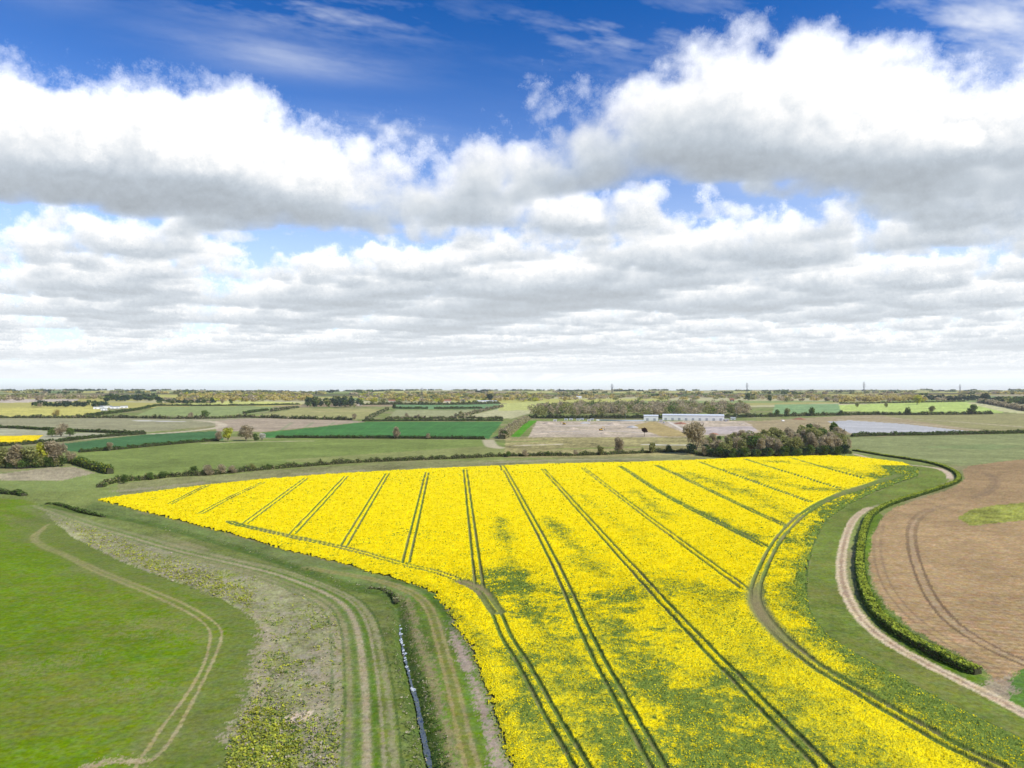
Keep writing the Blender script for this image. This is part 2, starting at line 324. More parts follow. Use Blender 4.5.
stroke(P((518,445.5),(560,444.2)), 4, (.55,.47,.33), .9); stroke(P((645,444.6),(690,445.2)), 4, (.70,.66,.55), .9); stroke(P((560,449),(640,447)), 5, (.20,.26,.06), .7); stroke(P((505,442),(545,441)), 4, (.2,.27,.07), .7)
fill(P((745,421.5),(850,415.5),(1100,412),(1100,432),(858,435.5),(840,433),(760,432)), (.34,.27,.15), "brown_field", "brown tilled field around the pale grey sheet at the right")
fill(P((880,415),(1100,412.5),(1100,431),(975,430)), (.28,.26,.11), mix=.9); stroke(P((850,417),(930,420),(1024,427)), 6, (.46,.38,.25), .8); stroke(P((840,419.5),(900,422.5),(980,430)), 5, (.45,.37,.25), .8)
fill(P((828,421.5),(850,420.3),(905,424),(976,431.8),(905,432.8),(850,433.2)), (.44,.425,.39), "fleece_covered_field", "pale grey sheet of fleece laid over a field at the right", mott=.04)
fill(P((850,438),(858,437),(1024,434),(1300,432),(1300,452),(1024,459.5),(962,466),(945,463),(900,457),(853,453)), (.235,.25,.105), "grey_green_field", "grey-green field between the straight hedge and the ploughed soil", mott=.1)
fill(P((915,447),(985,444),(1024,446),(990,450)), (.2,.25,.10), mix=.6)
# ---- strip between the middle hedge and the yellow crop
fill(P((118,484),(165,478),(250,473),(330,466.5),(453,461),(576,458),(678,455),(728,459),(640,462),(465,467),(330,474),(200,485),(120,496)), (.225,.215,.095), mix=.85, mott=.16)
for q in (P((480,463.5),(560,460),(640,459)), P((300,474),(360,470.5)), P((120,491),(200,483))): stroke(q, 3, (.36,.31,.20), .6, rag=.8)
# ---- left foreground
MEADOW = [(-400,496),(0,498),(25,500),(45,507)] + z5((190,150),(330,220),(480,275),(600,320),(683,370)) + z6((100,410),(80,500),(50,600),(10,680),(-10,768),(-40,900)) + [(-400,870)]
fill(MEADOW, (.14,.21,.024), "meadow", "lush green meadow with a curved pair of wheel tracks", mott=.06)
k = inside(X, Y, area(MEADOW)); st = n2(X[k], Y[k] * 5, 260, TIL2); st2 = n2(X[k], Y[k], 70, TIL2); near = np.clip((190 - Y[k]) / 90, 0, 1)
a = np.clip(.24 * st + .22 * st2 + .06 + .25 * near, 0, .8)[:, None]; COL[k] = COL[k] * (1 - a) + np.array([.17,.18,.045]) * a
a = np.clip(-.25 * st2 - .2 + .1 * st, 0, .6)[:, None]; COL[k] = COL[k] * (1 - a) + np.array([.09,.165,.02]) * a
for q in (z5((380,385),(450,390),(520,415)), z5((230,235),(280,245)), z5((0,510),(180,490)), z5((480,690),(560,680)), z5((20,95),(80,120)), z5((420,570),(330,560))): stroke(q, 2.2, (.26,.23,.10), .42, rag=1.6, soft=.9)
# grass margin of the meadow beside the rough strip, duller
ln = line(z5((120,105),(190,150),(330,220),(480,275),(600,320),(683,370)) + z6((100,410),(80,500),(50,600),(10,680),(-10,768),(-40,900)))
k, d, ny, sg, arc = near_line(X, Y, ln, 18); mk = FIELD[k] == len(NAMES) - 1; a = (np.clip(1.1 - d / 14 + .25 * nB[k], 0, .75) * mk)[:, None]; COL[k] = COL[k] * (1 - a) + np.array([.145,.165,.05]) * a
ROUGH = [(45,512),(105,531),(172,552),(256,578),(300,593),(335,613),(341,640),(342,690),(337,768),(330,880)] + z6((-40,900),(-10,768),(10,680),(50,600),(80,500),(100,410)) + z5((683,370),(600,320),(480,275),(330,220),(190,150))
fill(ROUGH, (.29,.275,.14), "rough_margin", "weedy rough strip of pale dead growth beside the meadow", mott=.18)
k = inside(X, Y, area(ROUGH)); ROUGHK = k
w1 = n2(X[k], Y[k], 60, TIL2); w2 = n2(X[k], Y[k], 14, TIL3); dpos = np.clip((135 - Y[k]) / 30, 0, 1)
a = np.clip(.45 * w1 + .35 * w2 - .05 + .35 * dpos, 0, .85)[:, None]; COL[k] = COL[k] * (1 - a) + np.array([.20,.245,.04]) * a
a = np.clip(.55 * n2(X[k], Y[k], 90, TIL2) + .35 * n2(X[k], Y[k], 10, TIL3) - .25, 0, .8)[:, None]; COL[k] = COL[k] * (1 - a) + np.array([.34,.29,.21]) * a
stroke(z6((60,350),(100,400),(85,470),(70,560),(40,640),(5,690)), 1.0, (.35,.29,.19), .8, rag=1.2, soft=.6)
stroke(z6((270,430),(255,520),(240,600),(235,680)), 1.1, (.37,.31,.20), .7, rag=1.5, soft=.6); stroke(z6((260,640),(255,768)), 1.6, (.33,.28,.22), .7, rag=1.2)
stroke(z6((160,640),(178,634),(195,628)), 1.1, (.60,.47,.33), 1, rag=.5)
# wheel tracks through the meadow
T1 = z5((130,118),(105,135),(85,155),(110,178),(170,202),(240,238),(320,272),(400,305),(480,342),(535,375),(560,405),(558,440),(540,500),(500,570),(440,650),(400,710),(372,748),(350,790))
T2 = z5((120,128),(98,150),(112,170),(180,200),(250,232),(335,268),(420,300),(500,335),(560,370),(590,402),(585,440),(560,500),(520,580),(470,670),(430,725),(385,752),(320,752),(250,764))
stroke(T1, .28, (.40,.32,.17), .85, rag=.35, soft=.5); stroke(T2, .28, (.40,.32,.17), .75, rag=.35, soft=.5); stroke(T1, 2.2, (.20,.20,.07), .25, soft=.6); stroke(z5((370,750),(300,748),(240,765)), .7, (.42,.33,.2), .8, rag=.8)
# ---- mown banks and ditch
BANKL = [(90,507),(256,566),(345,606),(358,630),(367,705),(370,800),(425,800),(412,680),(401,633),(390,594),(286,562),(150,524)]
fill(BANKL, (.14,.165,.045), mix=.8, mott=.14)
pale = [(34,506)] + z5((220,115),(340,150),(480,190),(683,237)) + z6((150,260),(250,300),(310,340),(340,400),(355,500),(363,600),(366,768),(366,860))
stroke(pale, .75, (.36,.30,.18), .95, rag=.4, soft=.45); stroke(pale, .3, (.33,.28,.17), .7, off=-2.2, rag=.5); stroke(pale, .5, (.32,.28,.16), .6, off=-3.6, rag=.6); stroke(pale, .5, (.30,.25,.14), .55, off=2.4, rag=.8, soft=.8); stroke(pale, .6, (.29,.25,.14), .6, off=4.3, rag=.8, soft=.8); stroke(pale, .4, (.27,.24,.13), .5, off=6.2, rag=.8, soft=.8)
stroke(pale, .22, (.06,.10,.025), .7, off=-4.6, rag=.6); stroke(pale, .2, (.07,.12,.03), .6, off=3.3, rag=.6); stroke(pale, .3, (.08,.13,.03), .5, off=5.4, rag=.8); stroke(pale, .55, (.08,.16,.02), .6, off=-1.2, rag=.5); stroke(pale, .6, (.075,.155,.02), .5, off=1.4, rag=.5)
BANKR = [(395,596)] + [(432,593),(444,607),(455,626),(468,645),(485,690),(507,761),(530,850),(450,850),(432,768),(412,680),(401,633)]
fill(BANKR, (.11,.175,.03), mix=.9, mott=.16)
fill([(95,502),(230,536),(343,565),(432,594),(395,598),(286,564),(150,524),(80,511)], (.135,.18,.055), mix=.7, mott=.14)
stroke(z6a((150,130),(180,170),(215,300),(260,430),(310,600),(340,768),(360,900)), 1.1, (.27,.22,.115), .85, rag=.9, soft=.7)
tr = z6a((-200,28),(0,62),(80,80),(140,98),(215,135),(265,200),(310,350),(350,500),(395,700),(415,768),(440,880))
stroke(tr, 1.3, (.20,.19,.06), .7, soft=.5); stroke(tr, .35, (.30,.25,.11), .85, off=.85, rag=.4); stroke(tr, .35, (.29,.245,.11), .85, off=-.85, rag=.4)
stroke([(450,622),(456,640),(468,668),(480,700),(492,735),(503,775),(520,830)], .75, (.36,.28,.21), .95, rag=.8, soft=.5)
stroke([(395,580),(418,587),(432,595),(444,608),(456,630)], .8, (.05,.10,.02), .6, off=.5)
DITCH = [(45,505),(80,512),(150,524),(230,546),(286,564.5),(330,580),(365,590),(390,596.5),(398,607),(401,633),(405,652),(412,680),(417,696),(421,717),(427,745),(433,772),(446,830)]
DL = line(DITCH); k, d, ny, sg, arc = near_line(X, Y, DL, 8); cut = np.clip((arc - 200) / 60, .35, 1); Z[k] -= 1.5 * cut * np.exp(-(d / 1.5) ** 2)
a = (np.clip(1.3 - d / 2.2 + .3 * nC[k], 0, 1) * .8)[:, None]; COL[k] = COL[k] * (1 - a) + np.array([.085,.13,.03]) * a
# ---- right side: lawn, stone track, ploughed field
TRACKP = z8((268,33),(350,53),(440,63),(478,72),(492,88),(484,105),(425,126),(340,150),(292,164),(258,200),(240,260),(237,310),(250,362),(285,420),(350,475),(430,520),(510,560),(600,605),(665,640),(740,680),(900,770))
CROP_R = [(858,457),(905,463),(921,470),(918,477),(893,486),(872,494),(850,505),(828,520)] + z8((186,215),(165,270),(157,340),(165,400),(210,460),(300,515),(420,580),(540,640),(665,700),(800,765),(1000,860))
HEDGE_R = z8((265,25),(340,38),(420,50),(475,63),(508,80),(510,97),(480,111),(420,130),(352,152),(318,170),(300,190),(286,235),(281,290),(288,340),(308,390),(352,440),(430,490),(500,525),(557,549))
LAWN = CROP_R + z8((900,770),(740,680),(665,640),(600,605),(510,560),(430,520),(350,475),(285,420),(250,362),(237,310),(240,260),(258,200),(292,164),(340,150),(425,126),(484,105),(492,88),(478,72),(440,63),(350,53),(268,33))
fill(LAWN, (.155,.195,.045), "mown_verge", "smooth green verge curving between the yellow crop and the stone track", mott=.12)
k = inside(X, Y, area(LAWN)); a = np.clip(.35 * n2(X[k], Y[k], 80, TIL2) + .1 + .3 * np.clip((190 - Y[k]) / 60, 0, 1), 0, .8)[:, None]; COL[k] = COL[k] * (1 - a) + np.array([.19,.19,.055]) * a
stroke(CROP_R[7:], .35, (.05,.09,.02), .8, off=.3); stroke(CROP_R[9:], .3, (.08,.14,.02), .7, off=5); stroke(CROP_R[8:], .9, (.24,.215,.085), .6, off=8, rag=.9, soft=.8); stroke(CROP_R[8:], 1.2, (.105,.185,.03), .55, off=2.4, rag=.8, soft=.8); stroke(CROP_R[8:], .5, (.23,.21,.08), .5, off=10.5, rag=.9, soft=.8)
SOIL = z8((522,70),(526,90),(500,112),(440,132),(362,158),(333,178),(314,220),(302,280),(314,340),(345,390),(400,440),(480,485),(560,530),(592,556),(602,572),(640,548),(665,535),(760,520),(1500,500),(1500,20),(665,45),(600,52),(540,60))
fill(SOIL, (.37,.255,.133), "ploughed_field", "bare brown ploughed field with curved tractor ruts", mott=.04)
k = inside(X, Y, area(SOIL)); a = np.clip(.4 * n2(X[k], Y[k], 120, TIL2) + .2 * n2(X[k], Y[k] * 4, 70, TIL2), -.3, .6)[:, None]; COL[k] *= 1 + .2 * a; far = np.clip((Y[k] - 300) / 150, 0, 1)[:, None]; COL[k] *= 1 - .22 * far
# drilled rows follow the field's long side
rr = np.sin((X[k] * .25 + Y[k] * .97) * 2 * math.pi / 2.4) * np.clip(1.5 - RO[k] / 1.2, 0, 1); COL[k] *= (1 + .11 * rr + .06 * n2(X[k] * .3, Y[k] * 2.5, 60, TIL3))[:, None]
rut = z8((505,150),(455,160),(420,178),(403,205),(402,240),(412,285),(440,355),(480,410),(520,445),(580,482),(650,515),(760,560))
stroke(rut, .36, (.15,.10,.06), .8, off=1.2, rag=.3); stroke(rut, .36, (.15,.10,.06), .8, off=-1.2, rag=.3); ruc = z8((330,190),(322,240),(326,290),(350,350),(400,410),(460,455),(540,505),(600,540)); stroke(ruc, .3, (.20,.14,.085), .5, off=1.); stroke(ruc, .3, (.20,.14,.085), .5, off=-1.); stroke(rut, .5, (.36,.27,.17), .5, soft=.6)
r2 = z8((575,78),(592,85),(598,100),(585,118),(550,135)); stroke(r2, .5, (.17,.12,.08), .8, off=1.1); stroke(r2, .5, (.17,.12,.08), .8, off=-1.1)
fill(z8((508,183),(540,163),(600,152),(665,147),(900,140),(900,190),(665,188),(600,195),(540,201)), (.28,.285,.07), "weedy_patch", "yellow-green weedy patch left in the ploughed field", mott=.22)
fill(z8((622,610),(632,570),(655,540),(700,525),(800,520),(800,680),(665,632)), (.11,.19,.045), "grass_corner", "green grass corner beside the ploughed field gateway", mott=.12)
fill(z8((575,560),(605,570),(640,545),(632,600),(640,625),(600,605),(540,575)), (.36,.28,.19), mix=.85, mott=.2); stroke(z8((590,570),(640,590),(600,560)), 1, (.3,.24,.16), .7, rag=.8)
fill(z8((560,545),(580,560),(570,580),(520,565),(470,540),(430,510),(350,460),(300,405),(275,350),(268,290),(275,230),(295,185),(320,166),(335,178),(310,220),(300,290),(310,345),(345,400),(400,450),(480,500)), (.11,.17,.025), mix=.9, mott=.14)
TL = line(TRACKP)
i0 = int(np.argmin(np.hypot(*(TL - ground(*z8((305,158))[0])[0]).T))); i1 = int(np.argmin(np.hypot(*(TL - ground(*z8((492,92))[0])[0]).T)))
k, a = stroke(None, 1.35, (.58,.46,.29), 1, ln=TL[i0:], rag=.12, soft=.22); NAMES.append(("farm_track", "pale stone farm track curving along the clipped hedge")); FIELD[k[a > .5]] = len(NAMES) - 1
k, a = stroke(None, 1.7, (.55,.43,.30), 1, ln=TL[:i1 + 1], rag=.15, soft=.3); FIELD[k[a > .5]] = len(NAMES) - 1
stroke(None, 1.2, (.33,.29,.15), .7, ln=TL[i1:i0 + 1], rag=.5)
stroke(None, .4, (.29,.20,.125), .75, ln=TL[i0:], rag=.5, soft=.6)
stroke([(889,466),(905,467),(898,476),(880,482)], 2.5, (.33,.28,.16), .5)
# ------------------------------------------------------------------ mesh and material helpers
def mesh(name, V, F, mats=(), mi=None, attrs=None, smooth=False):
    """V (n,3), F (m,4) or (m,3) arrays -> mesh datablock"""
    V = np.asarray(V, np.float32); F = np.asarray(F, np.int32); k = F.shape[1]; me = bpy.data.meshes.new(name)
    me.vertices.add(len(V)); me.vertices.foreach_set('co', V.ravel()); me.loops.add(F.size); me.loops.foreach_set('vertex_index', F.ravel())
    me.polygons.add(len(F)); me.polygons.foreach_set('loop_start', np.arange(0, F.size, k, dtype=np.int32))
    for m in mats: me.materials.append(m)
    if mi is not None: me.polygons.foreach_set('material_index', np.asarray(mi, np.int32))
    me.polygons.foreach_set('use_smooth', np.full(len(F), bool(smooth)))
    me.update(calc_edges=True)
    for (an, dom, typ, val) in attrs or ():
        at = me.attributes.new(an, typ, dom); val = np.asarray(val, np.float32)
        at.data.foreach_set('color' if typ == 'FLOAT_COLOR' else 'value', val.ravel())
    return me
def link(name, me, parent=None, loc=(0, 0, 0), rz=0., sc=1.):
    o = bpy.data.objects.new(name, me); S.collection.objects.link(o); o.location = loc; o.rotation_euler = (0, 0, rz); o.scale = (sc,) * 3 if np.isscalar(sc) else sc
    if parent: o.parent = parent
    return o
def tag(o, label=None, cat=None, group=None, kind=None):
    for k, v in (('label', label), ('category', cat), ('group', group), ('kind', kind)):
        if v: o[k] = v
    return o
def nmat(name, build, rough=.9):
    m = bpy.data.materials.new(name); m.use_nodes = True; nt = m.node_tree; b = nt.nodes['Principled BSDF']; b.inputs['Roughness'].default_value = rough; b.inputs['Specular IOR Level'].default_value = .06
    def nd(t, **kw):
        n = nt.nodes.new(t)
        for k, v in kw.items():
            if k.startswith('i_'): n.inputs[int(k[2:]) if k[2:].isdigit() else k[2:].replace('_', ' ')].default_value = v
            else: setattr(n, k, v)
        return n
    build(nt, nd, b, nt.links.new); return m
def noise(nd, L, scale, detail=3, vec=None, rough=.6):
    n = nd('ShaderNodeTexNoise'); n.inputs['Scale'].default_value = scale; n.inputs['Detail'].default_value = detail; n.inputs['Roughness'].default_value = rough
    if vec is not None: L(vec, n.inputs['Vector'])
    return n.outputs['Fac']
def mrange(nd, L, v, a, b, c, d):
    n = nd('ShaderNodeMapRange'); L(v, n.inputs[0])
    for i, q in enumerate((a, b, c, d)): n.inputs[i + 1].default_value = q
    return n.outputs[0]
def mul(nd, L, a, b):
    n = nd('ShaderNodeMath', operation='MULTIPLY'); L(a, n.inputs[0]); L(b, n.inputs[1]); return n.outputs[0]
def land(nt, nd, b, L):
    at = nd('ShaderNodeAttribute', attribute_name='soil'); tc = nd('ShaderNodeNewGeometry').outputs['Position']
    v = mul(nd, L, mrange(nd, L, noise(nd, L, 1.1, 4, tc, .7), .25, .75, .62, 1.38), mrange(nd, L, noise(nd, L, .16, 4, tc, .65), .25, .75, .88, 1.12))
    v = mul(nd, L, v, mrange(nd, L, noise(nd, L, .02, 3, tc), .3, .7, .9, 1.1))
    s = nd('ShaderNodeVectorMath', operation='SCALE'); L(at.outputs['Color'], s.inputs[0]); L(v, s.inputs['Scale'])
    h = nd('ShaderNodeHueSaturation'); L(s.outputs[0], h.inputs['Color']); L(mrange(nd, L, noise(nd, L, .35, 3, tc, .7), .3, .7, .482, .518), h.inputs['Hue']); L(mrange(nd, L, noise(nd, L, .5, 2, tc, .7), .3, .7, .95, 1.22), h.inputs['Saturation'])
    L(h.outputs[0], b.inputs['Base Color'])
    bp = nd('ShaderNodeBump'); bp.inputs['Strength'].default_value = .55; bp.inputs['Distance'].default_value = .35; L(noise(nd, L, 1.3, 4, tc, .75), bp.inputs['Height']); L(bp.outputs[0], b.inputs['Normal'])
LAND = nmat("soil_and_grass", land, .95)
def leaf_material(name, base, var=.35, trans=.3):
    def g(nt, nd, b, L): b.inputs['Specular IOR Level'].default_value = 0; f(nt, nd, b, L)
    def f(nt, nd, b, L):
        at = nd('ShaderNodeAttribute', attribute_name='tone'); tc = nd('ShaderNodeNewGeometry').outputs['Position']
        s = nd('ShaderNodeVectorMath', operation='SCALE'); s.inputs[0].default_value = base
        L(mul(nd, L, mrange(nd, L, at.outputs['Fac'], 0, 1, 1 - var, 1 + var), mrange(nd, L, noise(nd, L, .25, 2, tc), .3, .7, .8, 1.2)), s.inputs['Scale'])
        L(s.outputs[0], b.inputs['Base Color'])
        t = nd('ShaderNodeBsdfTranslucent'); L(s.outputs[0], t.inputs['Color']); mx = nd('ShaderNodeMixShader'); mx.inputs[0].default_value = trans
        L(b.outputs[0], mx.inputs[1]); L(t.outputs[0], mx.inputs[2]); L(mx.outputs[0], nt.nodes['Material Output'].inputs[0])
    return nmat(name, g, .9)
def plain(name, base, rough=.7, var=.15, scale=.5):
    def f(nt, nd, b, L):
        tc = nd('ShaderNodeTexCoord').outputs['Object']; s = nd('ShaderNodeVectorMath', operation='SCALE'); s.inputs[0].default_value = base
        L(mrange(nd, L, noise(nd, L, scale, 4, tc), .3, .7, 1 - var, 1 + var), s.inputs['Scale']); L(s.outputs[0], b.inputs['Base Color'])
    return nmat(name, f, rough)
# ------------------------------------------------------------------ the land, cut into its fields
Zl = Z.copy()
ii = np.arange(NR * NC).reshape(NR, NC)
Q = np.stack([ii[:-1, :-1], ii[:-1, 1:], ii[1:, 1:], ii[1:, :-1]], -1).reshape(-1, 4); QF = FIELD[Q[:, 0]]
COL = np.clip(COL, .003, .9)
for fid in range(len(NAMES)):
    q = Q[QF == fid]
    if not len(q): continue
    u, inv = np.unique(q, return_inverse=True); inv = inv.reshape(q.shape)
    me = mesh(NAMES[fid][0], np.stack([X[u], Y[u], Zl[u]], 1), inv, [LAND], attrs=[('soil', 'POINT', 'FLOAT_COLOR', np.concatenate([COL[u], np.ones((len(u), 1))], 1))], smooth=True)
    tag(link(NAMES[fid][0], me), NAMES[fid][1], "field" if fid else "grass", kind='structure')
gr = np.concatenate([[0.], np.geomspace(60, 12000, 60)]); ga = np.linspace(0, 2 * math.pi, 97)[:-1]
gx = np.outer(gr, np.sin(ga)).ravel(); gy = np.outer(gr, np.cos(ga)).ravel(); gi = np.arange(len(gr) * 96).reshape(len(gr), 96); gn = np.roll(gi, -1, 1)
q = np.stack([gi[:-1], gi[1:], gn[1:], gn[:-1]], -1).reshape(-1, 4)
c = np.ones((len(gx), 4)); c[:, :3] = (.17, .20, .06)
g = link("ground", mesh("ground", np.stack([gx, gy, H0(gx, gy) - 3.0], 1), q, [LAND], attrs=[('soil', 'POINT', 'FLOAT_COLOR', c)], smooth=True)); tag(g, "open farmland stretching beyond the mapped fields to the horizon", "ground", kind='structure')
def zat(x, y): return H0(x, y)
# ------------------------------------------------------------------ the yellow crop
CROP = [(95,500),(150,492.5),(200,486),(260,479.5),(330,474.3),(400,470.3),(465,467.3),(520,465),(580,463.3),(640,462),(700,460),(745,457.8),(790,456.3),(830,455.8)] + CROP_R + [(1300,930),(560,930)] + [(507.5,761),(485,690),(468,645),(455,626),(444,607.5),(432.5,594),(417.5,586),(387.5,578),(342.5,564),(286,551),(230,534.5),(200,527),(150,514)]
CP = area(CROP, 4)
TRAMS = [[(262,484),(230,499),(200,515)], [(305,480),(245,525)], [(206,487),(170,505)], [(346,477.5),(292,536)], [(387,475),(344,547.5)], [(427,473.5),(406,564)], [(465,471),(472,530),(479.5,591)],
    z6((0,115),(30,125),(160,155),(300,186),(460,229),(560,255),(620,279),(665,302),(700,340),(740,430)) + [(524,668.6),(552,720.7),(580,768),(604,812)],
    [(503,471),(506,473),(552,560),(592,648.5),(624,708.7),(656,768),(690,830)], [(543,470),(600,534),(664.5,606),(770,716.7),(820,768),(880,832)], [(583,469),(660,528),(744.7,591)],
    [(620,467),(672,500),(765,548)], [(656,466),(785,527.5)], [(700,463),(810,503)], [(745,460),(838,489)], [(790,458.5),(862,479)]]
HEAD = z8((372,84),(300,108),(210,140),(150,175),(95,230),(60,290),(35,360),(50,410),(100,470),(170,530),(250,580),(350,640),(470,710),(580,768),(760,860))
XJ, YJ = jit(.5)
cin = inside(XJ, YJ, CP); IN = np.zeros(len(X), bool); IN[cin] = True
ix_, ed, _, _, _ = near_line(X, Y, np.vstack([CP, CP[:1]]), 12); EDGE = np.full(len(X), 12.); EDGE[ix_] = ed
YEL = np.full(len(X), .93); TR = np.zeros(len(X)); BARE = np.zeros(len(X)); HT = .78 + .08 * nB + .05 * nC
def track_marks(ln, w, bare=.25, gap=1.0, w0=0):
    k, d, ny, sg, arc = near_line(X, Y, ln, 12); e = np.hypot(FP[k] * np.sqrt(1 - ny ** 2), RO[k] * ny); we = np.maximum(w, .5 * e)
    dd = np.abs(d - gap); a = np.clip((1.5 * we - dd) / we, 0, 1) * np.minimum(1, w / we * 1.9)
    np.maximum.at(TR, k, a); BARE[k] = np.maximum(BARE[k], a * (bare + .35 * np.clip(nB[k], -.6, 1.2)))
    return k, d
for p in TRAMS: track_marks(line(p), .36, .12)
HL = line(HEAD); k, d = track_marks(HL, .5, .25, 1.0)
a = np.clip(1.3 - d / 2.2, 0, 1) * np.exp(-((Y[k] - 160) / 24) ** 2); BARE[k] = np.maximum(BARE[k], a * .8); TR[k] = np.maximum(TR[k], a)
k, d = track_marks(line([(462,584),(480,592),(497,614)]), .8, .5)
# where the flowers are thin: beyond the headland wheelings on the right, and in soft patches
YB = line(z8((330,62),(345,85),(318,112),(262,140),(205,182),(160,260),(128,330),(138,400),(220,500),(330,570),(450,650),(560,740),(760,850)))
k, d, ny, sg, arc = near_line(X, Y, YB, 130)
side = sg > 0
k2, d2, _, sg2, _ = near_line(X, Y, HL, 130); right = np.zeros(len(X), bool)
RB = np.vstack([ground(*z8((330,62))[0]), YB, ground(*(1150, 920)), ground(*(1400, 800)), ground(*z8((665,60))[0])])
rb = np.zeros(len(X), bool); rb[inside(X, Y, RB)] = True
D = np.full(len(X), 130.); D[k] = d; m = rb & IN; thin = np.clip(.55 - D[m] / (9. - 5 * np.clip((Y[m] - 250) / 120, 0, 1)), .07, .55) + .16 * np.clip(nC[m], -1, 2) * .6 + .12 * nB[m]; YEL[m] = np.clip(thin, .04, .68)
m = (~rb) & IN; YEL[m] -= np.clip(.42 * (1 - D[m] / (5. + 9 * np.clip((Y[m] - 250) / 150, 0, 1))), 0, .42)
RH = np.vstack([HL, ground(1150, 900), ground(1500, 600), ground(*z8((665,60))[0])]); rh = np.zeros(len(X), bool); rh[inside(X, Y, RH)] = True
m = rh & (~rb) & IN; YEL[m] = np.clip(YEL[m] - .20 + .22 * n2(X[m], Y[m], 60, TIL2) + .1 * nC[m], .1, .95)
for p in TRAMS[11:]:
    ln = line(p); k, d, ny, sg, arc = near_line(X, Y, ln, 14); e = np.maximum(1.5, .45 * np.hypot(FP[k] * np.sqrt(1 - ny ** 2), RO[k] * ny)); YEL[k] -= .5 * np.exp(-(d / e) ** 2) * np.clip(.8 + .3 * nC[k], .3, 1.3)
for pts, rad, am in (([(512,585),(524,600),(552,648.5),(580,684.6),(604,733),(622,775)], 7, .66), (z7((240,400),(330,500),(420,620),(520,720),(620,800)), 9.5, .64), (z7((120,150),(230,270),(340,375)), 3.5, .45), (z7((0,150),(40,320)), 2, .4), (z7((480,330),(560,350)), 8, .5),
        (z7((0,330),(60,370),(120,430)), 6, .5), (z6((590,360),(650,400),(700,470)), 3, .5), (z7((600,560),(640,640),(673,720)), 9, .25), ([(690,600),(760,690),(860,768)], 10, .22), (z7((20,460),(60,600),(120,768)), 2.5, .5), ([(612,605),(652,668),(700,768)], 5, .35), (z7((330,75),(420,150)), 4, .35), (z7((430,95),(560,160),(640,200)), 3, .4),
        (z7((210,95),(300,170),(400,250)), 3, .25), ([(690,476),(760,500),(800,520)], 6, .3), ([(735,470),(800,488),(850,492)], 7, .35), ([(770,462),(840,470),(880,478)], 8, .4)):
    ln = line(pts); k, d, ny, sg, arc = near_line(X, Y, ln, rad * 2.6); rr = rad * (1 + .5 * nB[k]); e = np.maximum(rr, .6 * np.hypot(FP[k] * np.sqrt(1 - ny ** 2), RO[k] * ny))
    YEL[k] -= am * np.exp(-(d / np.maximum(e, .8)) ** 2) * np.clip(.85 + .2 * nC[k] + .25 * nB[k], .3, 1.4)
nearf = np.clip((175 - Y) / 60, 0, 1) * np.clip((X + 10) / 15, 0, 1); YEL -= nearf * (.15 + .08 * n2(X * .9 + Y * .25, Y * .3, 30, TIL2)); YEL -= .05 * np.clip(n2(X * 1.0 - Y * .05, Y * .12, 60, TIL3), -.5, 1.5) + .05 * np.clip(nA, -1, 1)
k, d, _, _, _ = near_line(X, Y, np.vstack([CP, CP[:1]]), 3); YEL[k] -= .3 * np.clip(1 - d / .8, 0, 1)
TR = np.clip(TR * (1 + .6 * np.clip((Y - 220) / 100, 0, 1)), 0, 1); YEL = np.clip(YEL, .02, 1); nw = np.clip((300 - Y) / 130, 0, 1); YEL = YEL * (1 - nw) + nw * (.31 + .49 * YEL) * np.where(rb, .72, 1); YEL = np.clip(YEL * (1 - .85 * TR), .02, 1)
HT *= np.clip(.12 + EDGE / 2.6, 0, 1) * (1 - .45 * TR) * (.7 + .3 * np.clip(YEL * 2, 0, 1)); HT = np.where(IN, np.maximum(HT, .03), .03)
q = Q[IN[Q].all(1)]; u, inv = np.unique(q, return_inverse=True); inv = inv.reshape(q.shape)
def crop_m(nt, nd, b, L):
    ay = nd('ShaderNodeAttribute', attribute_name='bloom').outputs['Fac']; ab = nd('ShaderNodeAttribute', attribute_name='bare').outputs['Fac']; tc = nd('ShaderNodeNewGeometry').outputs['Position']
    n1 = noise(nd, L, 2.6, 4, tc, .8); g = nd('ShaderNodeMix', data_type='RGBA'); g.inputs['A'].default_value = (.07, .115, .02, 1); g.inputs['B'].default_value = (.20, .265, .04, 1); L(mrange(nd, L, noise(nd, L, .8, 4, tc, .7), .3, .7, 0, 1), g.inputs['Factor'])
    s = nd('ShaderNodeMath', operation='ADD'); L(ay, s.inputs[0]); L(n1, s.inputs[1]); f = mrange(nd, L, s.outputs[0], .85, 1.3, 0, 1)
    yl = nd('ShaderNodeMix', data_type='RGBA'); yl.inputs['A'].default_value = (.80, .61, .003, 1); yl.inputs['B'].default_value = (.93, .76, .005, 1); L(noise(nd, L, .5, 4, tc, .7), yl.inputs['Factor'])
    m1 = nd('ShaderNodeMix', data_type='RGBA'); L(f, m1.inputs['Factor']); L(g.outputs['Result'], m1.inputs['A']); L(yl.outputs['Result'], m1.inputs['B'])
    m2 = nd('ShaderNodeMix', data_type='RGBA'); L(ab, m2.inputs['Factor']); L(m1.outputs['Result'], m2.inputs['A']); m2.inputs['B'].default_value = (.27, .20, .10, 1); L(m2.outputs['Result'], b.inputs['Base Color'])
    bp = nd('ShaderNodeBump'); bp.inputs['Strength'].default_value = .5; bp.inputs['Distance'].default_value = .3; L(n1, bp.inputs['Height']); L(bp.outputs[0], b.inputs['Normal'])
CROPM = nmat("yellow_crop", crop_m, .9)
FLOWER = leaf_material("yellow_flower_heads", (.92, .745, .003), .10, .35); STEM = leaf_material("crop_leaves", (.17, .24, .035), .55, .4)
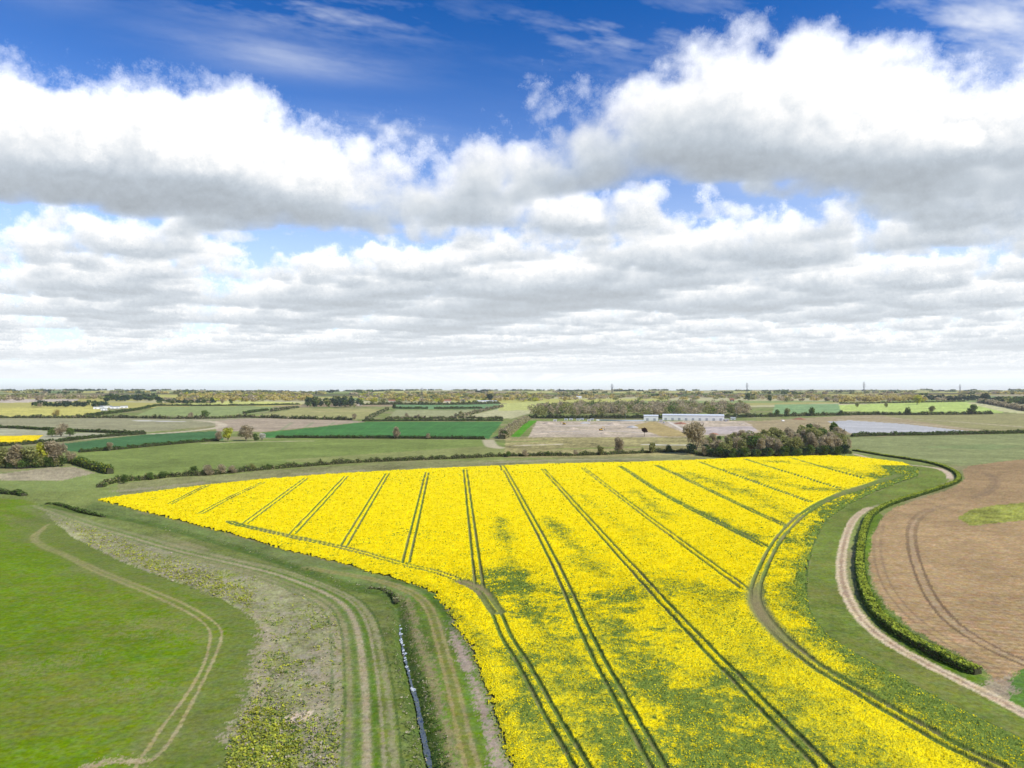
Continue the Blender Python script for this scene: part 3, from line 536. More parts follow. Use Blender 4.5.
# flower heads and leafy stems standing above the crop surface, thickest where they can be seen singly
cq = q[(Y[q[:, 0]] < 700)]
area_q = np.abs((X[cq[:, 1]] - X[cq[:, 0]]) * (Y[cq[:, 2]] - Y[cq[:, 0]]))
cnt = rng.poisson(np.clip(area_q * 13.0, 0, 2.7) * np.where(Y[cq[:, 0]] > 440, .5, 1.) * np.clip((700 - Y[cq[:, 0]]) / 300, 0, 1)); src = np.repeat(np.arange(len(cq)), cnt); a, b = rng.random(len(src)), rng.random(len(src)); c0 = cq[src]
def bl(A): return (A[c0[:, 0]] * (1 - a) + A[c0[:, 1]] * a) * (1 - b) + (A[c0[:, 3]] * (1 - a) + A[c0[:, 2]] * a) * b
fx, fy, fh, fyel, ftr = bl(X), bl(Y), bl(HT), bl(YEL), bl(TR); keep = rng.random(len(fx)) > ftr * 2.2; fx, fy, fh, fyel = fx[keep], fy[keep], fh[keep], fyel[keep]
def leaves(cx, cy, cz, size, up=.4, aspect=1., r=rng):
    """small randomly turned four-cornered leaves, an (n*4,3) and an (n,4) array"""
    n = len(cx); N_ = r.standard_normal((n, 3)); N_[:, 2] = np.abs(N_[:, 2]) + up; N_ /= np.linalg.norm(N_, axis=1)[:, None]
    t = r.standard_normal((n, 3)); t -= N_ * (t * N_).sum(1)[:, None]; t /= np.linalg.norm(t, axis=1)[:, None] + 1e-9; s = np.cross(N_, t); sz = np.asarray(size).reshape(-1, 1) * .5
    C = np.stack([cx, cy, cz], 1); w = sz / aspect
    V = np.stack([C - t * sz - s * w * .6, C - t * sz * .2 + s * w, C + t * sz + s * w * .5, C + t * sz * .3 - s * w], 1).reshape(-1, 3); return V, np.arange(n * 4).reshape(n, 4)
sz = np.maximum(.17, fy / FPX * 1.15) * (.5 + .75 * rng.random(len(fx)) + .9 * rng.random(len(fx)) ** 4); fp_ = np.clip(fyel, .01, .985); isy = .8 * n2(fx, fy, 170, TIL3) + .6 * rng.standard_normal(len(fx)) < np.log(fp_ / (1 - fp_)) / 1.65
V2, F2 = leaves(fx, fy, H0(fx, fy) + fh + np.where(isy, -.02 + .2 * rng.random(len(fx)), -.15 + .3 * rng.random(len(fx))) , sz, 1.3, 1.3)
V1 = np.stack([X[u], Y[u], Z[u] + HT[u]], 1); F2 = F2 + len(V1)
nl = len(inv) * 0
me = mesh("rapeseed_crop", np.vstack([V1, V2]), np.vstack([inv, F2]), [CROPM, FLOWER, STEM], np.concatenate([np.zeros(len(inv)), np.where(isy, 1, 2)]),
    [('bloom', 'POINT', 'FLOAT', np.concatenate([YEL[u], np.ones(len(V2))])), ('bare', 'POINT', 'FLOAT', np.concatenate([np.clip(BARE[u], 0, 1), np.zeros(len(V2))])), ('tone', 'FACE', 'FLOAT', np.concatenate([np.full(len(inv), .5), rng.random(len(F2))]))])
tag(link("rapeseed_crop", me), "broad field of yellow flowering rapeseed crossed by paired wheel lines", "crop", kind='stuff')
print("flowers", len(F2), "crop cells", len(inv))
# ------------------------------------------------------------------ stream
WATER = nmat("stream_water", lambda nt, nd, b, L: (setattr(b.inputs['Base Color'], 'default_value', (.10, .115, .11, 1)), setattr(b.inputs['Roughness'], 'default_value', .25), setattr(b.inputs['Specular IOR Level'], 'default_value', .9)))
SPECKM = plain("white_speck", (.52, .54, .55), .6)
def ribbon(ln, w, z, name, mats, label, cat, mi=None, kind='structure'):
    t = np.gradient(ln, axis=0); t /= np.linalg.norm(t, axis=1)[:, None]; nx = np.stack([t[:, 1], -t[:, 0]], 1); w = np.broadcast_to(w, len(ln))[:, None]
    V = np.empty((len(ln) * 2, 3)); V[0::2, :2] = ln - nx * w; V[1::2, :2] = ln + nx * w; V[:, 2] = z
    i = np.arange(len(ln) - 1) * 2; F = np.stack([i, i + 1, i + 3, i + 2], 1)
    return tag(link(name, mesh(name, V, F, mats, mi)), label, cat, kind=kind)
SL = line(DITCH[8:], 24); wv = np.where(SL[:, 1] > 121, .2, .33) + .08 * n2(SL[:, 0], SL[:, 1], 30, TIL3)
ribbon(SL, wv, -1.08, "stream", [WATER], "narrow stream in the ditch between the two mown banks", "stream")
kx = np.nonzero((SL[:, 1] > 121) & (SL[:, 1] < 160))[0]; V, F, o = [], [], 0  # small white patches scattered over the upper stream's surface
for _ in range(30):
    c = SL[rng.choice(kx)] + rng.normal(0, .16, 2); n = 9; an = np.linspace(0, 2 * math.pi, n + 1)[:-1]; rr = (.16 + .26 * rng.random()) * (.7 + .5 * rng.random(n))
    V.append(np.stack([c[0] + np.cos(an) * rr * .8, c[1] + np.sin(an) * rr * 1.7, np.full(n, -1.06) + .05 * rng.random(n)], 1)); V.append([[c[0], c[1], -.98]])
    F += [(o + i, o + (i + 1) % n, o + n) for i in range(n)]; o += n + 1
tag(link("white_specks", mesh("white_specks", np.vstack(V), F, [SPECKM])), "small white specks scattered along the upper stream", "speck", kind='stuff')
# ------------------------------------------------------------------ plants: shared builders
def tones(n): return np.clip(rng.normal(.5, .27, n), 0, 1)
LM = dict(dark=leaf_material("dark_hedge_leaves", (.09,.14,.03), .35, .4), pale_top=leaf_material("pale_hedge_top_leaves", (.42,.48,.06), .35, .4), olive=leaf_material("olive_leaves", (.30,.30,.10), .35, .4), bare=leaf_material("bare_twigs", (.47, .39, .24), .4, .5),
    pinkish=leaf_material("pinkish_buds", (.48, .40, .24), .35, .5), yellow=leaf_material("yellow_green_leaves", (.48,.48,.05), .35, .4), evergreen=leaf_material("evergreen_leaves", (.04,.075,.035), .35, .4), blossom=leaf_material("white_blossom", (.60, .57, .47), .2), golden=leaf_material("golden_buds", (.55, .45, .14), .16, .4), mid=leaf_material("mid_green_leaves", (.14,.21,.045), .35, .4), copper=leaf_material("copper_leaves", (.06, .025, .018)), weed=leaf_material("weed_leaves", (.42, .47, .08), .3, .5), deadw=leaf_material("dead_stalks", (.46, .39, .27), .3))
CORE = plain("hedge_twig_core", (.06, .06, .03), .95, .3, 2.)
BARK = plain("bark", (.2, .16, .12), .9, .25, 2.)
def tube(pts, rad, k=6):
    p = np.array(pts, float); V, F = [], []
    for i in range(len(p)):
        t = p[min(i + 1, len(p) - 1)] - p[max(i - 1, 0)]; t /= np.linalg.norm(t); a = np.cross(t, (0, 0, 1) if abs(t[2]) < .9 else (1, 0, 0)); a /= np.linalg.norm(a); b = np.cross(t, a)
        for j in range(k): V.append(p[i] + rad[i] * (a * math.cos(2 * math.pi * j / k) + b * math.sin(2 * math.pi * j / k)))
    for i in range(len(p) - 1):
        for j in range(k): F.append((i * k + j, i * k + (j + 1) % k, (i + 1) * k + (j + 1) % k, (i + 1) * k + j))
    return np.array(V), np.array(F)
def merge(parts):
    V, F, o = [], [], 0
    for v, f in parts: V.append(v); F.append(np.asarray(f) + o); o += len(v)
    return np.vstack(V), np.vstack(F)
def make_hedge(name, ln, h, w, mats, label, cat="hedge", mixp=None, gaps=0., lumpy=.3, dens=1., leaf=None, topmat=None, cap=26000):
    """a hedge along a ground line: twiggy core and a skin of leaves"""
    seg = np.linalg.norm(np.diff(ln, axis=0), axis=1); s = np.concatenate([[0], np.cumsum(seg)]); Ltot = s[-1]; dist = np.hypot(*ln.mean(0)); px = dist / FPX
    n = max(6, int(Ltot / max(w * .6, px * 1.5))); u = np.linspace(0, Ltot, n); c = np.stack([np.interp(u, s, ln[:, 0]), np.interp(u, s, ln[:, 1])], 1)
    t = np.gradient(c, axis=0); t /= np.linalg.norm(t, axis=1)[:, None] + 1e-9; nv = np.stack([t[:, 1], -t[:, 0]], 1)
    hv = h * (1 + lumpy * np.clip(n2(u * 1., u * 0 + c[0, 0], max(h * 14, px * 40), TIL3), -1.6, 2.2) * .8); wv = w * (1 + lumpy * .5 * n2(u, u * 0 + 77 + c[0, 1], h * 20, TIL3))
    if gaps: gp = n2(u, u * 0 + 9 + c[0, 0], h * 60 + 200, TIL2) < -1.6 + gaps * 2.4; hv = np.where(gp, hv * .25, hv)
    hv = np.maximum(hv, h * .2); wv = np.maximum(wv, w * .5); hv[0] *= .75; hv[-1] *= .75
    prof = [(-.5, .0), (-.52, .55), (-.36, .9), (0, .96), (.36, .9), (.52, .55), (.5, 0)]
    z0 = H0(c[:, 0], c[:, 1]) - .1
    V = np.concatenate([np.concatenate([c + nv * (a * wv * .8)[:, None], (z0 + b * hv * .88)[:, None]], 1)[:, None] for a, b in prof], 1).reshape(-1, 3); k = len(prof)
    i, j = np.meshgrid(np.arange(n - 1), np.arange(k - 1), indexing='ij'); F = np.stack([i * k + j, (i + 1) * k + j, (i + 1) * k + j + 1, i * k + j + 1], -1).reshape(-1, 4)
    caps = [[0, 1, 2, 3], [0, 3, 4, 6], [(n - 1) * k + q for q in (0, 1, 2, 3)], [(n - 1) * k + q for q in (0, 3, 4, 6)]]; F = np.vstack([F, caps])
    ls = max(leaf or .32, px * .95); m = int(min(cap, dens * Ltot * (2 * h + w) / (ls * ls) * 1.6)); lu = rng.random(m) * Ltot
    cc = np.stack([np.interp(lu, u, c[:, 0]), np.interp(lu, u, c[:, 1])], 1); nn = np.stack([np.interp(lu, u, nv[:, 0]), np.interp(lu, u, nv[:, 1])], 1); hh = np.interp(lu, u, hv); ww = np.interp(lu, u, wv)
    q = rng.random(m) * (2 * h + w); side = np.where(q < h, -1, np.where(q > h + w, 1, 0)); aa = np.where(side == 0, rng.random(m) - .5, side * .5 * (.9 + .2 * rng.random(m))); bb = np.where(side == 0, .92 + .16 * rng.random(m), rng.random(m) ** .8)
    aa = aa * (1 - .25 * np.clip(bb - .6, 0, 1)); P_ = cc + nn * (aa * ww)[:, None]
    v2, f2 = leaves(P_[:, 0], P_[:, 1], H0(P_[:, 0], P_[:, 1]) + bb * hh, ls * (.6 + .9 * rng.random(m)), .8, 1.2)
    mats = [LM[x] for x in mats]; pr = np.array(mixp or [1. / len(mats)] * len(mats)); clump = n2(lu, lu * 0 + 5, max(8., px * 14), TIL2) * .18 + rng.random(m); mi = np.searchsorted(np.cumsum(pr)[:-1], np.clip(clump, 0, .999)) + 1
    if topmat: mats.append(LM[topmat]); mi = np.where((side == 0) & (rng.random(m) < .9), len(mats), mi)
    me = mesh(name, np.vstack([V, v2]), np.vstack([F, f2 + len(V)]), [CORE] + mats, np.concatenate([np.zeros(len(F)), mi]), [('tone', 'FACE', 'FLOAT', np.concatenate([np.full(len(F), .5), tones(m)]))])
    return tag(link(name, me), label, cat)
def crown_arrays(h, w, trunk, n, ls, blobs=9, bare=False, flat=.0):
    """leaf or twig clumps on a scatter of rounded masses"""
    cs = []
    for i in range(blobs):
        a = rng.random() * 2 * math.pi; rr = w * .30 * math.sqrt(rng.random()); zz = trunk + (h - trunk) * (.22 + .62 * rng.random()); k = 1 - abs((zz - trunk) / (h - trunk) - .45) * .9
        cs.append((rr * k * 1.25 * math.cos(a), rr * k * 1.25 * math.sin(a), zz, w * (.17 + .12 * rng.random()), (h - trunk) * (.15 + .09 * rng.random())))
    cs.append((0, 0, trunk + (h - trunk) * .55, w * .33, (h - trunk) * .42)); cs = np.array(cs)
    wt = cs[:, 3] ** 2; b = cs[rng.choice(len(cs), n, p=wt / wt.sum())]; d = rng.standard_normal((n, 3)); d /= np.linalg.norm(d, axis=1)[:, None]; rr = (.45 + .6 * rng.random(n) ** .5) if not bare else rng.random(n) ** .45 * 1.08
    p = b[:, :3] + d * np.stack([b[:, 3] * rr, b[:, 3] * rr, b[:, 4] * rr], 1); p[:, 2] = np.maximum(p[:, 2], trunk * .55)
    return leaves(p[:, 0], p[:, 1], p[:, 2], ls * (.6 + .9 * rng.random(n)), .15, 4.5 if bare else 1.2)
def trunk_arrays(h, w, trunk, k=5):
    r0 = .018 * h + .1; parts = [tube([(0, 0, -.4), (.05 * r0, 0, trunk * .6), (.1, .05, trunk), (.0, .1, h * .62)], [r0, r0 * .8, r0 * .7, r0 * .22])]
    for i in range(k):
        a = 2 * math.pi * (i + .4 * rng.random()) / k; z = trunk * (.75 + .4 * rng.random()); o = w * (.24 + .12 * rng.random()); parts.append(tube([(0, 0, z), (o * .5 * math.cos(a), o * .5 * math.sin(a), z + (h - z) * .3), (o * math.cos(a), o * math.sin(a), z + (h - z) * .68)], [r0 * .5, r0 * .33, r0 * .1], 5))
    return merge(parts)
PROTO = {}
def tree_proto(kind, shape):
    key = (kind, shape)
    if key not in PROTO:
        L_ = []
        for q in range(3):
            h = 12.; w = {'round': 9.5, 'tall': 6.5, 'bush': 12., 'lolly': 9.}[shape]; tr = {'round': 1.3, 'tall': 1.2, 'bush': .4, 'lolly': 4.5}[shape]; bare = kind in ('bare', 'pinkish', 'golden')
            V, F = crown_arrays(h, w, tr, 1300 if bare else 900, 1.5 if bare else .9, 9, bare); cm = mesh("crown", V, F, [LM[kind]], attrs=[('tone', 'FACE', 'FLOAT', tones(len(F)))])
            V, F = trunk_arrays(h, w, tr); L_.append((cm, mesh("trunk", V, F, [BARK], smooth=True)))
        PROTO[key] = L_
    return PROTO[key]
NT = [0]
def tree(px, py, hpx, kind, label, shape='round', group=None, name=None, wide=1., cat=None):
    g = ground(px, py)[0]; h = hpx * math.hypot(*g) / FPX; cm, tm = tree_proto(kind, shape)[NT[0] % 3]; NT[0] += 1
    nm = name or ('shrub' if shape == 'bush' else 'tree'); e = bpy.data.objects.new(nm, None); S.collection.objects.link(e); e.location = (g[0], g[1], H0(*g) - .05); e.rotation_euler = (0, 0, rng.random() * 6.28); s = h / 12.; e.scale = (s * wide, s * wide, s)
    tag(e, label, cat or nm, group); link("trunk", tm, e); link("crown", cm, e); return e
def wood(name, pts, hgt, label, kinds, n, rad=6., lsz=2.2, per=130, cat="wood", pr=None, under=None):
    """a far-off wood that reads as one mass: overlapping crowns over an area"""
    pg = area(pts); lo, hi = pg.min(0), pg.max(0); P_ = []
    while len(P_) < n:
        c = lo + rng.random((400, 2)) * (hi - lo); P_ += list(c[inside(c[:, 0], c[:, 1], pg)])
    P_ = P_[:n]; Vs, Fs, Ms = [], [], []; o = 0
    for p in P_:
        h = hgt * (.75 + .4 * rng.random()); V, F = crown_arrays(h, rad * 2 * (.8 + .4 * rng.random()), h * .12, per, lsz, 5); V[:, 0] += p[0]; V[:, 1] += p[1]; V[:, 2] += H0(p[0], p[1]) - .2
        ki = rng.choice(len(kinds), p=pr); lowm = V.reshape(-1, 4, 3)[:, 0, 2] - H0(*p) < h * .3
        Vs.append(V); Fs.append(F + o); o += len(V); Ms.append(np.full(len(F), ki))
    m = np.concatenate(Ms); me = mesh(name, np.vstack(Vs), np.vstack(Fs), [LM[k] for k in kinds], m, [('tone', 'FACE', 'FLOAT', tones(len(m)))])
    return tag(link(name, me), label, cat, kind='stuff')
# ------------------------------------------------------------------ near hedges
HR = line(HEDGE_R)
make_hedge("clipped_hedge", HR, 1.35, 2.2, ['dark', 'mid'], "long clipped hedge curving beside the stone track and ploughed field", mixp=[.5, .5], lumpy=.2, leaf=.24, dens=1.6, cap=90000, topmat='pale_top')  # top leaves coloured paler and yellower than the sides
make_hedge("field_hedge", line([(100,487.5),(112,483.2),(135,480.5),(150,479.6),(168,477.2),(190,476),(213,474.8),(248,471.3),(276,468.8),(301,466.8),(330,464.5),(377,461.8),(453,458.8),(510,456.3),(576,455.6),(627,453.8),(678,452),(703,455.5),(728,457.6),(760,457),(800,455.5),(850,453.5)], 4), 2.6, 3.2, ['dark', 'mid', 'bare', 'olive'], "long uneven hedge running behind the whole yellow crop", mixp=[.55, .2, .1, .15], gaps=.05, lumpy=.42)
make_hedge("thorn_hedge", line([(70,462.5),(82,466),(97,470.5),(110,474)]), 4.0, 4.5, ['mid', 'yellow', 'dark'], "green and yellow-green hedge trailing down from the tree clump at the left", lumpy=.35, mixp=[.5, .2, .3])
make_hedge("low_hedge", line([(-40,490.5),(0,493.5),(14,494.3),(24,496)]), 2.0, 2.6, ['dark', 'mid'], "short dark hedge at the left edge above the meadow", mixp=[.7, .3])
make_hedge("ditch_scrub", line([(45,504),(56,504.5),(80,511),(104,517)]), .8, 1.4, ['dark', 'mid'], "low dark scrub at the far left end of the ditch", lumpy=.5, mixp=[.7, .3], cat="scrub")
0 and make_hedge("ditch_scrub", line([(150,522),(190,533),(240,547.5),(290,563),(325,576),(350,583)]), .35, .8, ['mid', 'dark', 'olive'], "thin scrub growing along the ditch below the yellow crop's long edge", lumpy=.9, gaps=.3, mixp=[.5, .3, .2], cat="scrub")
make_hedge("ditch_scrub", line([(370,587.5),(384,590),(393,595),(397,602)]), .45, 1.2, ['mid', 'deadw', 'olive'], "low scrub where the ditch bends towards the stream", lumpy=.6, mixp=[.6, .25, .15], cat="scrub")
make_hedge("field_hedge", line([(-60,450),(0,446.5),(60,441.8),(100,437.5),(145,434.2)]), 3.2, 3.5, ['dark'], "dark straight hedge between the small yellow crop and the blue-green crop")
make_hedge("field_hedge", line([(-60,426.5),(0,427.8),(45,430),(75,431.6),(110,433),(145,434)]), 3.2, 3.5, ['dark'], "dark hedge below the greyish fallow field at far left")
make_hedge("field_hedge", line([(79,452.5),(120,449.5),(150,446.6),(190,443),(218,441)]), 2.6, 3, ['dark', 'mid'], "dark hedge under the blue-green crop", mixp=[.75, .25])
make_hedge("field_hedge", line([(276,438),(330,438.3),(400,438.6),(485,439.3)]), 3.0, 3, ['dark'], "straight dark hedge along the lower edge of the bright green crop", lumpy=.18)
make_hedge("field_hedge", line([(362,421.4),(430,421),(503,420.8)]), 3.4, 4, ['dark', 'mid'], "dark hedge along the top edge of the bright green crop", mixp=[.7, .3])
make_hedge("field_hedge", line([(-80,418.3),(0,418),(60,418),(118,418),(160,418.7),(190,418.8),(218,418.6),(250,417.6),(300,419),(352,420.3)]), 4.2, 6, ['dark', 'mid', 'bare', 'olive'], "bushy hedge across the left below the flat green pasture", mixp=[.45, .2, .2, .15], lumpy=.55)
make_hedge("field_hedge", line([(86,416.3),(108,414),(130,411.3),(145,408.5),(157,405.8)]), 4.5, 6, ['dark', 'mid'], "dark hedge sloping up past the pale yard at the left", mixp=[.8, .2], lumpy=.4)
make_hedge("field_hedge", line([(158,405.8),(205,406),(250,405.6),(300,404.6)]), 4.5, 6, ['mid', 'dark'], "thin far hedge below the bright strip field", lumpy=.4)
make_hedge("field_hedge", line([(244,413.8),(256,412),(268,410.4)]), 4.5, 7, ['dark'], "short dark hedge piece, left of two in line before the tree block")
make_hedge("field_hedge", line([(271,411.6),(285,409.4),(298,407.8)]), 5, 7, ['dark', 'bare'], "short bushy hedge piece, right of two in line before the tree block", mixp=[.7, .3])
make_hedge("field_hedge", line([(367,420.2),(376,415.5),(388,409.5)]), 5, 6, ['dark', 'bare'], "dark hedge beside the pale lane leading away from the green crop", mixp=[.7, .3])
make_hedge("field_hedge", line([(386,419.3),(412,418.4),(430,418.8),(460,418.3),(503,418.8)]), 4, 6, ['bare', 'mid', 'olive'], "scrubby brownish hedge close above the bright green crop's top hedge", lumpy=.55, mixp=[.45, .3, .25])
make_hedge("field_hedge", line([(455,418.6),(472,414),(488,410),(503,407)]), 5, 6, ['bare', 'dark', 'pinkish'], "brown hedge sloping up between the olive field and the pale field", lumpy=.5, mixp=[.45, .35, .2])
make_hedge("field_hedge", line([(394,408.6),(410,408.8),(428,408.8)]), 5, 7, ['dark', 'mid'], "left part of the broken hedge behind the olive field", mixp=[.6, .4])
make_hedge("field_hedge", line([(434,408.8),(458,408.8),(482,408.6)]), 5, 7, ['dark', 'mid'], "right part of the broken hedge behind the olive field", mixp=[.6, .4])
make_hedge("field_hedge", line([(362,405),(400,404.6),(450,404.8),(500,403.6)]), 7, 9, ['mid', 'dark', 'olive'], "tall far hedge at the back of the dark striped green field", lumpy=.5)
make_hedge("thorn_hedge", line([(502,439),(509,433.5),(517,427),(527,420.5)]), 7., 9., ['bare', 'olive', 'pinkish'], "thick brown hedge of bare thorn beside the bright green ride", mixp=[.6, .3, .1], lumpy=.3)
make_hedge("field_hedge", line([(852,436.7),(870,436),(900,435.6),(940,435),(985,434),(1024,433.4),(1100,432)]), 3.6, 4.5, ['dark', 'mid'], "straight green hedge between the pale grey sheet and the grey-green field", mixp=[.65, .35], lumpy=.25)
make_hedge("field_hedge", line([(752,417),(790,416.5),(820,415.8),(870,415),(920,415),(960,414.6),(992,414.2)]), 5.5, 7, ['dark', 'mid', 'olive'], "dark hedge under the bright pasture at the right", mixp=[.55, .25, .2], lumpy=.4)
make_hedge("thorn_hedge", line([(979,402.5),(995,405),(1012,408.2),(1024,410.5),(1060,416)]), 9, 10, ['pinkish', 'bare'], "pinkish hedge of budding trees running diagonally at the right edge", mixp=[.85, .15], lumpy=.4)
make_hedge("field_hedge", line([(840,403.8),(880,403.3),(925,402.5),(965,401.6)]), 4, 7, ['dark', 'olive'], "thin dark hedge along the top of the bright pasture")
# ------------------------------------------------------------------ woods that read as one mass
wood("brown_wood", [(526,417),(540,411),(575,408.5),(640,407.5),(700,408),(745,410),(752,416.5),(700,417.4),(600,417.8)], 23, "long brown leafless wood behind the white warehouse", ['bare', 'olive', 'dark', 'mid'], 420, 11, 2.4, 170, pr=[.6, .28, .04, .08])
make_hedge("wood_edge", line([(527,418.4),(600,418.6),(650,418.4),(700,418.2),(752,417.4)]), 5.5, 5, ['evergreen', 'dark'], "dark undergrowth along the foot of the brown wood", cat="undergrowth", lumpy=.5)
wood("distant_wood", [(104,402.5),(104,398.5),(155,397),(160,401.5)], 17, "dark conifer wood on the horizon left of the golden trees", ['evergreen', 'dark'], 60, 12, 5, 60)
wood("distant_wood", [(28,408),(40,405),(106,404),(106,407.5)], 13, "dark evergreen belt behind the pale yellow field", ['evergreen', 'dark', 'bare'], 60, 9, 3.5, 70, pr=[.5, .3, .2])
wood("distant_wood", [(306,408.4),(308,402.5),(360,402.5),(362,407.8)], 21, "square dark tree block standing out left of centre", ['evergreen', 'dark', 'olive'], 80, 10, 4, 90, pr=[.45, .35, .2])
wood("distant_wood", [(158,404),(160,401),(212,401),(220,403.5)], 11, "dark scrubby trees left of the golden belt", ['dark', 'bare', 'evergreen'], 60, 11, 4, 60)
wood("golden_woodland", [(180,402.5),(180,396),(312,395),(312,401)], 16, "golden budding woodland below the horizon left of the tree block", ['golden', 'pinkish', 'olive', 'yellow'], 260, 16, 6, 60, pr=[.45, .2, .2, .15])
wood("golden_woodland", [(360,403),(360,396),(540,396),(540,402)], 14, "golden trees round scattered houses at the centre of the horizon", ['golden', 'pinkish', 'olive', 'yellow', 'dark'], 260, 16, 6, 60, pr=[.4, .2, .2, .15, .05])
wood("golden_woodland", [(752,400),(752,397),(835,397),(845,402.5),(790,402)], 14, "brown and yellow trees left of the orange belt", ['bare', 'golden', 'olive'], 80, 14, 5, 60)
wood("golden_woodland", [(836,403),(836,399.5),(916,399),(928,402)], 17, "orange budding tree belt behind the bright pasture", ['golden', 'pinkish'], 110, 11, 4.5, 80, pr=[.75, .25])
wood("distant_wood", [(925,401.5),(925,398.5),(985,398),(985,401.5)], 13, "blue-dark wood behind the bright pasture beside the orange belt", ['evergreen', 'bare'], 70, 12, 5, 60, pr=[.7, .3])
wood("distant_wood", [(984,404),(980,400.5),(1100,400),(1100,408),(1020,405)], 15, "dark wood behind the diagonal pinkish hedge at the right", ['evergreen', 'dark', 'olive'], 110, 12, 5, 60)
wood("distant_wood", [(-120,403),(-120,397),(105,396),(105,400)], 12, "pale brown far trees at the left of the horizon", ['pinkish', 'bare', 'olive'], 130, 16, 6, 50)
wood("distant_wood", [(540,400),(540,396),(755,396),(755,400.5)], 10, "pale yellowish trees on the horizon above the brown wood", ['olive', 'golden', 'pinkish'], 130, 16, 6, 50)
wood("horizon_trees", [(-200,394.5),(-200,392.6),(1220,392.6),(1220,394.5)], 8, "thin blue line of trees along the horizon", ['dark', 'olive', 'pinkish', 'golden'], 260, 26, 11, 24)
wood("horizon_trees", [(-200,392.4),(-200,391.3),(1220,391.3),(1220,392.4)], 9, "faint tree line on the farthest ridge", ['dark', 'evergreen', 'olive'], 300, 45, 18, 20)
# ------------------------------------------------------------------ single trees
T = tree
T(5, 468, 17, 'olive', "olive tree at the left end of the tree clump beside the frame edge"); T(17, 468.5, 20, 'pinkish', "pale grey-brown tree second from the left in the clump", 'tall', wide=1.3)
T(30, 468, 18, 'olive', "olive tree in the middle of the left tree clump", wide=1.2); T(42, 467, 20, 'yellow', "yellow-green tree in the left tree clump", 'tall', wide=1.3); T(55, 466.5, 22, 'bare', "tall bare tree at the right end of the left tree clump", 'tall', wide=1.4)
T(23, 468.6, 9, 'mid', "low green shrub under the left tree clump", 'bush'); T(47, 467.5, 9, 'dark', "dark shrub at the foot of the tall bare tree in the left clump", 'bush'); T(70, 463.5, 11, 'pinkish', "pale budding tree just right of the left tree clump", wide=1.1); T(80, 465.5, 9, 'mid', "green shrub where the left clump trails into the hedge", 'bush')
LG = "shrubs filling the foot of the left tree clump"
for i, a in enumerate((-6, 2, 9, 14, 20, 27, 35, 39, 44, 51, 58, 62)): T(a, 468.3 - max(0, a - 30) * .06, 8 + 3 * rng.random(), ('mid', 'olive', 'dark')[i % 3], "leafy shrub filling the foot of the left tree clump", 'bush', LG)
for i, (a, b, h, kd) in enumerate(((193, 475.5, 8.5, 'dark'), (208, 475.5, 10, 'bare'), (222, 474, 9.5, 'bare'), (233, 473.5, 8, 'bare'))):
    T(a, b, h, kd, ("dark round shrub left of the grey bushes in the middle hedge", "first grey leafless bush in the hedge group above the yellow crop", "second grey leafless bush in the hedge group above the yellow crop", "smallest grey leafless bush, at the right of the hedge group")[i], 'bush', wide=1.0)
T(252, 471, 7.5, 'olive', "small olive bush in the middle hedge right of the grey bushes", 'bush'); T(268, 469.5, 6, 'mid', "round green bush in the middle hedge", 'bush')
T(124, 483.5, 8, 'dark', "dark round bush at the left end of the middle hedge", 'bush'); T(150, 480, 7.5, 'mid', "green bush in the hedge above the crop's left tip", 'bush'); T(163, 478.5, 7, 'dark', "dark bush right of the green bush above the crop's left tip", 'bush')
T(228, 441.5, 13, 'yellow', "yellow-green tree beside the dark green crop's right end"); T(219, 441.5, 10, 'bare', "thin bare tree left of the yellow-green tree"); T(246, 441, 16, 'bare', "round grey bare tree right of the yellow-green tree", wide=1.25); T(262, 440.5, 7, 'blossom', "small white blossoming bush beside the grey bare tree", 'bush'); T(255, 441, 7, 'dark', "dark bush between the grey bare tree and the white blossom", 'bush')
T(110, 451, 8, 'pinkish', "small pinkish bare tree at the hedge under the blue-green crop"); T(397, 438.7, 12, 'bare', "small bare tree standing in the hedge below the bright green crop", 'tall', wide=1.2); T(428, 439, 6, 'bare', "tiny bare tree in the same hedge, right of the taller one")
for a, b, h, kd, l in ((52, 437, 8, 'mid', "left bush of the clump at the corner of the two far hedges"), (61, 436.6, 12, 'bare', "bare tallest bush of the clump at the two far hedges' corner"), (70, 436.6, 8, 'mid', "right bush of the clump at the corner of the two far hedges")): T(a, b, h, kd, l, 'bush')
T(56, 417.6, 7, 'golden', "lone round tree standing before the pale yellow field", wide=1.2); T(99, 417.5, 5, 'dark', "dark bush where the sloping hedge meets the bushy hedge", 'bush'); T(205, 418.6, 8, 'mid', "large green-grey bush in the hedge below the flat pasture", 'bush', wide=1.3); T(190, 418.8, 6, 'bare', "grey bush left of the largest bush in the bushy hedge", 'bush')
T(354, 420.4, 7, 'bare', "dark bare tree at the right end of the pinkish soil field"); T(394, 409.5, 6, 'dark', "dark tree where the pale lane meets the far hedge"); T(407, 418.3, 5.5, 'bare', "round bare bush in the olive field's lower hedge", 'bush'); T(419, 418.5, 4.5, 'bare', "small bare bush in the olive field's lower hedge", 'bush'); T(461, 416.5, 6, 'olive', "olive tree at the foot of the brown sloping hedge")
T(505, 438.5, 8, 'dark', "dark shrub at the near end of the thick brown hedge", 'bush')
T(600, 455.2, 10, 'olive', "olive tree in the hedge below the building site", 'tall', wide=1.3); T(619, 454, 17, 'bare', "slender bare tree in the hedge below the building site", 'tall', wide=1.1); T(652, 453.2, 11, 'olive', "olive-brown tree left of the dark shrub in the hedge", 'tall', wide=1.35); T(668, 453, 8, 'dark', "dark round shrub in the hedge left of the big tan tree", 'bush')
